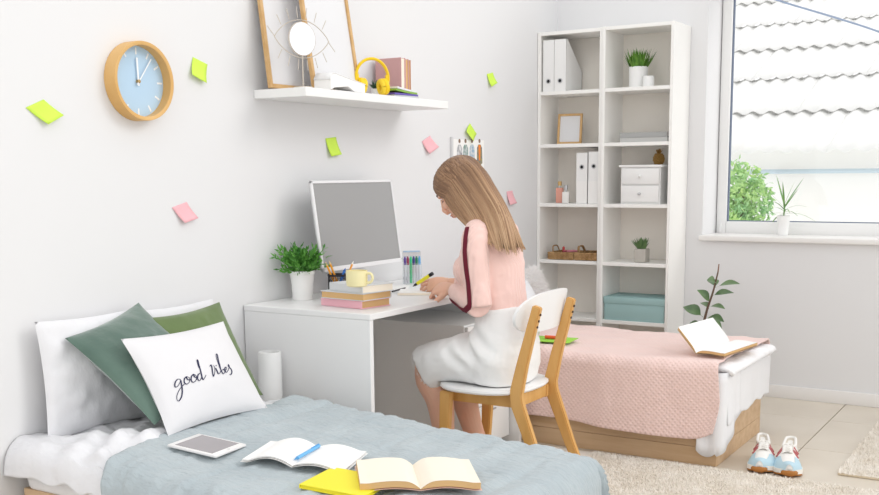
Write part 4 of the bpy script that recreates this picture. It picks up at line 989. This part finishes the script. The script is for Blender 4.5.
# arms
limb(body, dense([(shL, .038, .038), (shL.lerp(elL, .5), .035, .035), (elL, .032, .032)], 10)); limb(body, dense([(elL, .036, .036), (elL.lerp(wrL, .35), .036, .036), (wrL, .025, .021)], 10), (0, 0, 1))
limb(body, dense([(shR, .038, .038), (shR.lerp(elR, .5), .035, .035), (elR, .032, .032)], 10)); limb(body, dense([(elR, .036, .036), (elR.lerp(wrR, .35), .036, .036), (wrR, .025, .021)], 10), (0, 0, 1))
def rotv(v, ax, a): return Matrix.Rotation(a, 3, ax) @ v
nails = MB()
def hand(wr, d, n_, thumb, curls, tc_, spread=.0, thd=None):
    d = Vector(d).normalized(); n_ = Vector(n_); n_ = (n_-d*n_.dot(d)).normalized(); t = d.cross(n_)*thumb
    P = lambda a, b, c: wr+d*a+t*b+n_*c
    R_ = [ering(P(a, b, c), d, t, rs, rf, 18, 2.4) for a, b, c, rs, rf in ((-.02, 0, 0, .025, .020), (.005, 0, 0, .026, .019), (.03, .002, .002, .034, .018), (.06, .001, .003, .038, .016), (.082, 0, .001, .037, .013), (.09, 0, 0, .03, .008))]
    body.loft(R_)
    for i in range(4):
        L = (.074, .082, .076, .060)[i]; p = P(.082-(.006 if i in (0,) else .010 if i == 3 else 0), .0285-.0190*i, .001); dd = rotv(d, n_, -thumb*spread*(1.5-i)*.08)
        pts = [p-dd*.02, p]; rr = [.0080, .0084]
        for kk, fr_ in enumerate((.45, .31, .24)):
            dd = rotv(dd, t, -thumb*math.radians(curls[i][kk]))      # bend towards the palm
            if (rotv(dd, t, .01)-dd).dot(-n_) < 0: pass
            q = pts[-1]+dd*L*fr_; pts += [pts[-1].lerp(q, .5), q]; rr += [(.0076, .0071, .0065)[kk], (.0077, .0069, .0052)[kk]]
        pts.append(pts[-1]+dd*.004); rr.append(.002)
        body.tube(pts, rr, 10)
        tip_n = (n_ - dd*n_.dot(dd)).normalized()
    td = (d*.65+t*.62-n_*.35).normalized() if thd is None else Vector(thd).normalized()
    p = P(.02, .026, -.004); q = p+td*.038; td2 = (td+d*.35-n_*.25).normalized(); r_ = q+td2*.030
    body.tube([p-td*.012, p.lerp(q, .4), q, q.lerp(r_, .5), r_, r_+td2*.004], [.011, .0125, .0105, .0098, .0075, .002], 10)
    return P
# left hand rests on the pad; right hand holds the highlighter
hand(wrL, (-.88, .22, -.05), (-.15, -.45, .85), -1, [(38, 52, 30)]*2+[(42, 56, 34), (46, 58, 36)], 0, .6)
dR = Vector((-.92, -.22, -.06))
hand(wrR, dR, (-.02, -.62, .80), 1, [(8, 30, 20), (18, 38, 26), (30, 48, 32), (42, 54, 36)], 0, .8, (-.85, -.35, -.25))
# legs
for dy, kx, ax, az, sx in ((-.085, .585, .68, .115, 0), (.075, .560, .75, .115, 0)):
    hipp = Vector((.86, Yv(dy*.95), .535)); kn = Vector((kx, Yv(dy), .505)); an = Vector((ax, Yv(dy*.9), az))
    limb(body, dense([(hipp, .072, .072), (hipp.lerp(kn, .5), .066, .064), (kn+Vector((.03, 0, .0)), .056, .056), (kn+Vector((-.01, 0, -.03)), .052, .052)], 14), (0, 1, 0))
    limb(body, dense([(kn+Vector((-.005, 0, .012)), .046, .046), (kn+Vector((.0, 0, -.06)), .051, .052), (kn.lerp(an, .35)+Vector((.014, 0, 0)), .050, .056), (kn.lerp(an, .7), .038, .042), (an, .030, .034), (an+Vector((.008, 0, -.05)), .030, .036)], 20), (0, 1, 0))
    foot = [an+Vector((.035, 0, -.065)), an+Vector((-.01, 0, -.062)), an+Vector((-.08, 0, -.078)), an+Vector((-.14, 0, -.087)), an+Vector((-.17, 0, -.088))]
    limb(body, [(p, a, b) for p, a, b in zip(foot, (.024, .032, .038, .040, .025), (.022, .034, .022, .015, .010))], (0, 1, 0))
bm_ = remesh(body, .0026, 3)
bo = put('body', bm_, SKIN, per)
# face details
FD = mat('lash_brown', '4A3026', .7); LIP = mat('lip_rose', 'C98078', .5)
for s in (-1, 1):
    obj('eyelash', MB().tube([H(s*(.019+.026*k/6), .083-.010*(k/6)**2, .002-.004*math.sin(PI*k/6)) for k in range(7)], [.001, .0022, .003, .003, .003, .0025, .001], 6), FD, bo)
    obj('eyebrow', MB().tube([H(s*(.014+.034*k/6), .088-.016*(k/6)**2, .030+.005*math.sin(PI*k/6)) for k in range(7)], [.0015, .003, .003, .003, .0025, .002, .001], 6), mat('brow_brown', '7A5A42', .8), bo)
obj('lips', MB().ell(H(0, .0915, -.055), (.0175, .006, .0045), HM, 8, 12).ell(H(0, .089, -.063), (.015, .0065, .005), HM, 8, 12), LIP, bo)
# sweater
sw = MB()
tors = [((.862, Y0, .69), .124, .086), ((.860, Y0, .73), .125, .086), ((.852, Y0, .78), .130, .090), ((.828, Y0, .855), .146, .114), ((.818, Y0, .905), .153, .114), ((.822, Y0, .965), .165, .094), ((.818, Y0, 1.01), .150, .078), ((.805, Y0, 1.045), .085, .062), ((.795, Y0, 1.065), .058, .056)]
limb(sw, dense(tors, 30), n=28)
for s in (-1, 1): sw.ell((.752, Yv(s*.065), .875), (.055, .062, .060))
def sleeve(sh, el, wr, inn):
    limb(sw, dense([(sh+Vector((-.005, inn*.075, .022)), .048, .048), (sh+Vector((0, inn*.02, .01)), .056, .052), (sh.lerp(el, .25), .051, .050), (sh.lerp(el, .65), .045, .046), (el+Vector((.004, 0, -.004)), .044, .046)], 16))
    d = wr-el; limb(sw, dense([(el-d*.03, .044, .046), (el.lerp(wr, .25), .044, .046), (el.lerp(wr, .6), .039, .040), (el.lerp(wr, .88), .034, .032)], 14), (0, 0, 1))
sleeve(shL, elL, wrL, 1); sleeve(shR, elR, wrR, -1)
swm = remesh(sw, .0055, 6)
def push(me, fn):                            # move every vertex along its normal
    P = [(v_.co.copy(), v_.normal.copy()) for v_ in me.vertices]; out = []
    for p, n_ in P: out += list(p+n_*fn(p))
    me.vertices.foreach_set('co', out); me.update()
push(swm, lambda p: .004*fr((p.x*11, p.y*11, p.z*16), 3))
SWT = mat('pink_knit', 'F3CFC6', .9, sheen=.3); wave_bump(SWT, 28, .6, .0035, (0, 0, PI/4))
bv = BVHTree.FromPolygons([v_.co.copy() for v_ in swm.vertices], [tuple(p.vertices) for p in swm.polygons])
swo = put('sweater', swm, SWT, per)
def ribbon(path, dirs, w_, m, name, off=.0036):
    pts = []
    for p, d in zip(path, dirs):
        d = d.normalized(); h_, n_, _, _ = bv.ray_cast(p+d*.16, -d)
        pts.append((h_+n_*off, n_) if h_ else (p+d*.05, d))
    for _ in range(3): pts = [pts[0]]+[((pts[i-1][0]+pts[i][0]*2+pts[i+1][0])/4, (pts[i-1][1]+pts[i][1]+pts[i+1][1]).normalized()) for i in range(1, len(pts)-1)]+[pts[-1]]
    R_ = []
    for i, (p, n_) in enumerate(pts):
        t = pts[min(i+1, len(pts)-1)][0]-pts[max(i-1, 0)][0]; s_ = t.cross(n_).normalized(); R_.append([p-s_*w_-n_*.002, p-s_*w_*.6+n_*.0008, p+n_*.0012, p+s_*w_*.6+n_*.0008, p+s_*w_-n_*.002])
    return obj(name, MB().loft(R_, False, False), m, swo, ang=60)
pa_, di = [], []
nS = 26
for i in range(nS):
    f = i/(nS-1); p = (shL+Vector((-.005, .05, .03))).lerp(shL, min(f*5, 1)) if f < .2 else shL.lerp(elL, (f-.2)/.8)
    pa_.append(p); di.append(Vector((-.30, -.95, 0)).lerp(Vector((-.2, -.75, .7)), max(0, 1-f*6)))
for i in range(1, 22):
    f = i/21; pa_.append(elL.lerp(wrL, f*.86)); di.append(Vector((-.30, -.95, 0)).lerp(Vector((.15, -.85, -.5)), min(1, f*3)))
ribbon(pa_[2:], di[2:], .0115, mat('burgundy_band', '6B1F30', .85), 'sleeve_stripe')
# skirt
SKT = mat('white_denim', 'F2F2F1', .85, bump=(260, .15, .001))
sk = MB()
limb(sk, dense([((.866, Y0, .735), .126, .088), ((.868, Y0, .70), .132, .094), ((.874, Y0, .63), .160, .114), ((.872, Y0, .55), .178, .122), ((.862, Y0, .48), .168, .118), ((.858, Y0, .457), .155, .10)], 22), n=32, sq=2.2)
R_ = []
for (cx_, cz, rs, rf, tilt) in ((.90, .530, .160, .086, 0), (.80, .532, .172, .092, .05), (.70, .528, .172, .092, .15), (.65, .512, .164, .086, .30), (.605, .492, .158, .097, .50), (.578, .482, .156, .103, .62)):
    d = Vector((-math.cos(tilt), 0, -math.sin(tilt)))
    R_.append(ering((cx_, Y0-.004, cz), d, (0, 1, 0), rs, rf, 36, 2.6))
sk.loft(R_)
skm = remesh(sk, .006, 5)
def skfold(p):
    cr_ = math.exp(-(((p.x-.80)/.10)**2+((p.z-.60)/.07)**2))
    return .007*fr((p.x*9, p.y*5, p.z*9), 4)+.010*cr_*math.sin((p.x*.8+p.z)*75+p.y*10)
push(skm, skfold)
for v_ in skm.vertices:
    if v_.co.z < .4545 and v_.co.x > .66: v_.co.z = .4545
put('skirt', skm, SKT, per)
so_ = per.children[-1]
fray = MB(); ring = R_[-1]
for i in range(700):
    k = rnd.random()*36; a = ring[int(k)].lerp(ring[(int(k)+1) % 36], k % 1); q = Vector((-.62, 0, -.62)).normalized()*rnd.uniform(.002, .012)+rvec()*.003
    c_ = Vector((.578, Y0-.004, .482)); p = a+(c_-a)*.03; e = rvec()*.0007; fray.add([p-e, p+e, p+q], [(0, 1, 2)])
obj('frayed_hem', fray, SKT, so_, kind='stuff', smooth=False)
obj('waistband', MB().loft([ering((.866, Y0, z_), (0, 0, 1), (0, 1, 0), .130+.001*k, .092+.001*k, 40, 2.1) for k, z_ in ((0, .706), (1, .708), (1, .736), (0, .738))], False), SKT, so_)
# hair
cols = [[(437, 185, -.02), (442.5, 193, -.055), (448, 203, -.078), (456, 215, -.085), (468, 228, -.10)],
        [(440, 172, -.005), (450, 184, -.078), (458, 197, -.098), (471, 217, -.115), (483, 240, -.15)],
        [(448, 163, 0), (461, 172, -.075), (475, 192, -.105), (489, 217, -.13), (499, 250, -.16)],
        [(460, 157.5, 0), (474, 166, -.06), (488, 188, -.09), (503, 215, -.115), (513, 254, -.13)],
        [(468, 158.5, .0), (482, 170, -.02), (496, 191, -.045), (510, 216, -.06), (524, 248, -.06)]]
def colpt(c, s): return [(lambda P: Vector((P.x, Y0+s*(P.y-Y0) if s < 0 else P.y, P.z)))(at(px_, py_, 1, Y0+dy)) for px_, py_, dy in c]
near = [[at(px_, py_, 1, Y0+dy) for px_, py_, dy in c] for c in cols]
far = []
def pjx(P): q = P-CAM; return CX+FOC*q.dot(rt)/q.dot(fw)
for c in near:
    col = []
    for r_, p in enumerate(c):
        q = Vector((p.x, Y0+(Y0-p.y)*(1, 1, .8, .45, .25)[r_], p.z)); lim = cols[4][r_][0]-2
        while pjx(q) > lim: q.x -= .004
        col.append(q)
    far.append(col)
def hsurf(S, t, k):
    col = []
    for r in range(5): col.append(crom_at([c[r] for c in S], t))
    return crom_at(col, k)
def crom_at(P, f):
    t = max(0, min(1, f))*(len(P)-1); k = min(int(t), len(P)-2); t -= k
    a, b, c, d = P[max(k-1, 0)], P[k], P[k+1], P[min(k+2, len(P)-1)]
    return .5*(2*b+(c-a)*t+(2*a-5*b+4*c-d)*t*t+(3*b-a-3*c+d)*t**3)
hb = MB(); tint = []
def outskull(p, g=1.0):                      # keep hair outside the skull
    for cc_, rr in ((H(0, -.012, .030), (.080, .100, .088)), (H(0, -.012, -.02), (.074, .085, .09))):
        q = HM.transposed() @ (p-cc_); l_ = math.sqrt(sum((q[i]/rr[i])**2 for i in range(3)))
        if l_ < g: p = cc_+HM @ (q*(g/max(l_, .05)))
    return p
for S in (near, far):
    hb.loft([[outskull(hsurf(S, i/31, j/31*.93)+(Vector((HC.x+.05, Y0, HC.z-.06))-hsurf(S, i/31, j/31*.93))*.05, .99) for j in range(32)] for i in range(32)], False, False)
hb.loft([[ (near[4][j] if False else hsurf(near, 1, j/15*.96)).lerp(hsurf(far, 1, j/15*.96), f) for j in range(16)] for f in (0, .33, .66, 1)], False, False)
hb.loft([[hsurf(near, i/15, .96).lerp(hsurf(far, i/15, .96), f) for i in range(4, 16)] for f in (0, .33, .66, 1)], False, False)
tint = [.35]*len(hb.v)
def strand(S, t, nS_=16, bridge=None):
    t1 = t+rnd.gauss(0, .035); wob = rnd.uniform(0, 6); tt = rnd.random(); L = rnd.uniform(.86, 1.03); pts = []; r0 = rnd.uniform(.0028, .0052); lift = rnd.uniform(-.001, .0035)
    for i in range(nS_):
        k = i/(nS_-1)*L; q = t+(t1-t)*k
        p = hsurf(S, q, min(k, 1)) if bridge is None else hsurf(near, 1, min(k, 1)).lerp(hsurf(far, 1, min(k, 1)), bridge)
        if k > 1: p = p+(p-hsurf(S, q, .95))*(k-1)/.05
        o_ = (p-Vector((HC.x+.04, Y0, p.z-.02))).normalized()
        pts.append(outskull(p+o_*(lift+.0015*math.sin(wob+k*5)), 1.0+lift*4))
    rr = [r0*(.7+.5*math.sin(PI*min(i/(nS_-1)*1.2, 1))) for i in range(nS_)]; rr[-1] = .0006; rr[-2] *= .7; rr[0] *= .6
    n0 = len(hb.v); hb.tube(pts, rr, 5)
    for i in range(nS_):
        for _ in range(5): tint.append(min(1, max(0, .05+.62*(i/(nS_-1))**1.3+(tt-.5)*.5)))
for i in range(330): strand(near, (i+.5)/330)
for i in range(150): strand(far, (i+.5)/150)
for i in range(90): strand(near, 1, bridge=(i+.5)/90)
HAIR = bpy.data.materials.new('light_brown_hair'); HAIR.use_nodes = True
nt = HAIR.node_tree; pb_ = nt.nodes['Principled BSDF']; at_ = nt.nodes.new('ShaderNodeAttribute'); at_.attribute_name = 'tint'
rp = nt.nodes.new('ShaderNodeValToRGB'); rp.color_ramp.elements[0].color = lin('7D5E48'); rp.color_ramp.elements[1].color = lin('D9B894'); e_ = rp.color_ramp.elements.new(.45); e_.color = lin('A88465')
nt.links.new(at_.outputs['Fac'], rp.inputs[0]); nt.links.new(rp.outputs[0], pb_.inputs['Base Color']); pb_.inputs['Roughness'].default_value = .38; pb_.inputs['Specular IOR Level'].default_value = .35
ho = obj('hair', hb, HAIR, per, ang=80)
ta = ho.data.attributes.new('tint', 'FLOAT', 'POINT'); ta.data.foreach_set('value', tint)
# highlighter in the right hand
a_, b_ = at(413, 286.3, 1, -2.20), at(432.5, 273.5, 1, -2.215)
hd_ = thing('highlighter', 'yellow highlighter with black ends held in the writing hand', 'marker', tuple(a_)); d = b_-a_
obj('barrel', MB().tube([a_+d*.24, a_+d*.86], .0075, 12), mat('highlighter_yellow', 'E9E23C', .35), hd_)
obj('tip', MB().tube([a_, a_+d*.08, a_+d*.09, a_+d*.24], [.0018, .0025, .005, .0065], 10), BLACK, hd_)
obj('end_cap', MB().tube([a_+d*.86, b_], .0076, 12), BLACK, hd_)

# ================================================================== SNEAKERS
SWH = mat('sneaker_white', 'EFEDE9', .7, bump=(90, .1, .001)); SBL = mat('sneaker_blue', 'BBD6E2', .8); GUM = mat('gum_sole', 'B5793F', .6); SRED = mat('sneaker_red', 'B9696A', .7); SMID = mat('midsole_white', 'F1EEE8', .6); SIN = mat('sneaker_lining', 'D9D0C3', .9)
def shoe(toe, heel, side, label):
    d = Vector((toe.x-heel.x, toe.y-heel.y, 0)); L = .275; d.normalize(); c = Vector((toe.x, toe.y, 0))-d*L
    M = frame(c, d, (0, 0, 1))                # local x heel->toe, y left, z up
    o = thing('sneaker', label, 'shoe', tuple(c+d*L/2), group='pair of sneakers')
    def wdt(f): return (.031+.020*math.sin(PI*min(f*1.02, 1)*.62)+(.006*math.exp(-((f-.72)/.16)**2)))*(1 if f < .8 else math.sqrt(max(0.02, 1-((f-.8)/.205)**2)))*(1 if f > .1 else math.sqrt(max(.15, 1-((.1-f)/.11)**2)))
    def bend(f): return side*.012*math.sin(PI*f)*(-1)
    F = [i/22 for i in range(23)]
    def slab(z0, z1, g, n, mm, rise=.0, cut=None):
        top_ = [Vector((f*L, bend(f)+s_*wdt(f)*g, 0)) for s_, fs in ((1, F), (-1, F[::-1])) for f in fs]
        m_ = MB(); k = len(top_)
        m_.loft([[p+Vector((0, 0, z0+rise*max(0, (p.x/L-.7)/.3)**2)) for p in top_], [p+Vector((0, 0, z1+rise*max(0, (p.x/L-.7)/.3)**2)) for p in top_]])
        return obj(n, m_, mm, o, M=M.copy(), ang=50)
    slab(.0005, .008, 1.02, 'outsole', GUM, .012); slab(.008, .026, 1.05, 'midsole', SMID, .010)
    gum = MB().loft([[Vector((L*(.985+.012*q), bend(1)+y_*.030, .008+.010+z_)) for y_ in [-1+2*i/8 for i in range(9)]] for q, z_ in ((0, -.006), (1.0, 0), (.8, .016), (0, .02))], False, False)
    obj('toe_bumper', MB().ell((L*.955, 0, .02), (.017, .034, .017)), GUM, o, M=M.copy())
    def hgt(f): return .026+ (.068 if f < .1 else .068-.018*(f-.1)/.12 if f < .22 else .050+.012*math.sin((f-.22)/.3*PI*.5) if f < .45 else .062-.034*((f-.45)/.55)**1.15)
    rings = []
    for f in F:
        w_ = wdt(f)*.98; h = hgt(f); open_ = f < .42; r_ = []
        for k in range(21):
            a = PI*k/20; cc_, ss = math.cos(a), math.sin(a)
            e = .62 if open_ else .8
            r_.append(Vector((f*L, bend(f)+w_*math.copysign(abs(cc_)**e, cc_)*(1-.35*ss*(.6 if open_ else 1)), .024+(h-.024)*ss**.75)))
        rings.append(r_)
    obj('upper', MB().loft(rings, True, False), SWH, o, M=M.copy(), ang=70)
    # opening: collar ring + dark lining
    def colr(k):
        a = 2*PI*k/28; f = .20+.19*math.cos(a); return Vector((f*L, bend(f)+.024*math.sin(a), hgt(max(.02, f))+.004+.006*(math.cos(a) < -.5)))
    obj('collar', MB().tube([colr(k) for k in range(29)], .006, 8, False), SWH, o, M=M.copy())
    obj('lining', MB().add([colr(k)+Vector((0, 0, -.001)) for k in range(28)]+[Vector((.2*L, bend(.2), .07))], [(k, (k+1) % 28, 28) for k in range(28)]), SIN, o, M=M.copy())
    # tongue, laces
    obj('tongue', MB().grid(lambda u, v: Vector(((.36+.30*u)*L, bend(.5)+(v-.5)*.036, hgt(.36+.30*u)+.004+.012*(1-u)**2+.002*math.sin(PI*v))), 8, 5), SWH, o, M=M.copy())
    for k in range(5):
        f = .42+k*.055; z_ = hgt(f)+.007
        obj('lace', MB().tube(crom([(f*L, bend(f)+.021, z_-.007), (f*L+.006, bend(f)+.008, z_+.001), (f*L-.004, bend(f)-.008, z_+.001), (f*L+.004, bend(f)-.021, z_-.007)], 10), .0028, 6), SMID, o, M=M.copy())
    for s_ in (1, -1): obj('lace', MB().tube(crom([(.41*L, bend(.4), hgt(.41)+.010), (.45*L, bend(.4)+s_*.012, hgt(.41)+.018), (.47*L, bend(.4)+s_*.022, hgt(.45)+.006), (.43*L, bend(.4)+s_*.010, hgt(.41)+.008)], 14), .0024, 6), SMID, o, M=M.copy())
    # pale blue mudguard round the toe, red side emblem
    def upt(f, a, off=.0018):
        w_ = wdt(f)*.98+off; h = hgt(f)+off; cc_, ss = math.cos(a), math.sin(a); e = .62 if f < .42 else .8
        return Vector((f*L, bend(f)+w_*math.copysign(abs(cc_)**e, cc_)*(1-.35*ss*(.6 if f < .42 else 1)), .024+(h-.024)*ss**.75))
    obj('mudguard', MB().loft([[upt(f, PI*.5*(1-sg)+sg*PI*.30*min(1, (f-.60)/.16+.35)*q/5, .002) for q in range(6)] for sg in (1,) for f in [.60+.395*i/12 for i in range(13)]], False, False), SBL, o, M=M.copy())
    obj('mudguard', MB().loft([[upt(f, PI-PI*.30*min(1, (f-.60)/.16+.35)*q/5, .002) for q in range(6)] for f in [.60+.395*i/12 for i in range(13)]], False, False), SBL, o, M=M.copy())
    obj('mudguard', MB().loft([[upt(f, PI*.29+PI*.42*q/8, .0022) for q in range(9)] for f in [.90+.098*i/5 for i in range(6)]], False, False), SBL, o, M=M.copy())
    for sg in (1, -1):
        # angular zigzag emblem on each flank
        zz = [(.27, .12), (.31, .37), (.42, .15), (.47, .39), (.57, .13)]
        P_ = [upt(f, (PI*q if sg > 0 else PI-PI*q), .003) for f, q in zz]
        obj('side_emblem', MB().tube(P_, .0075, 6, True, .5), SRED, o, M=M.copy())
shoe(at(759, 474, 2, 0), at(763, 445, 2, .0), -1, 'pale blue and white sneaker next to the far bed base')
shoe(at(789, 478, 2, 0), at(792, 448, 2, .0), 1, 'pale blue and white sneaker with red emblem facing the second rug')
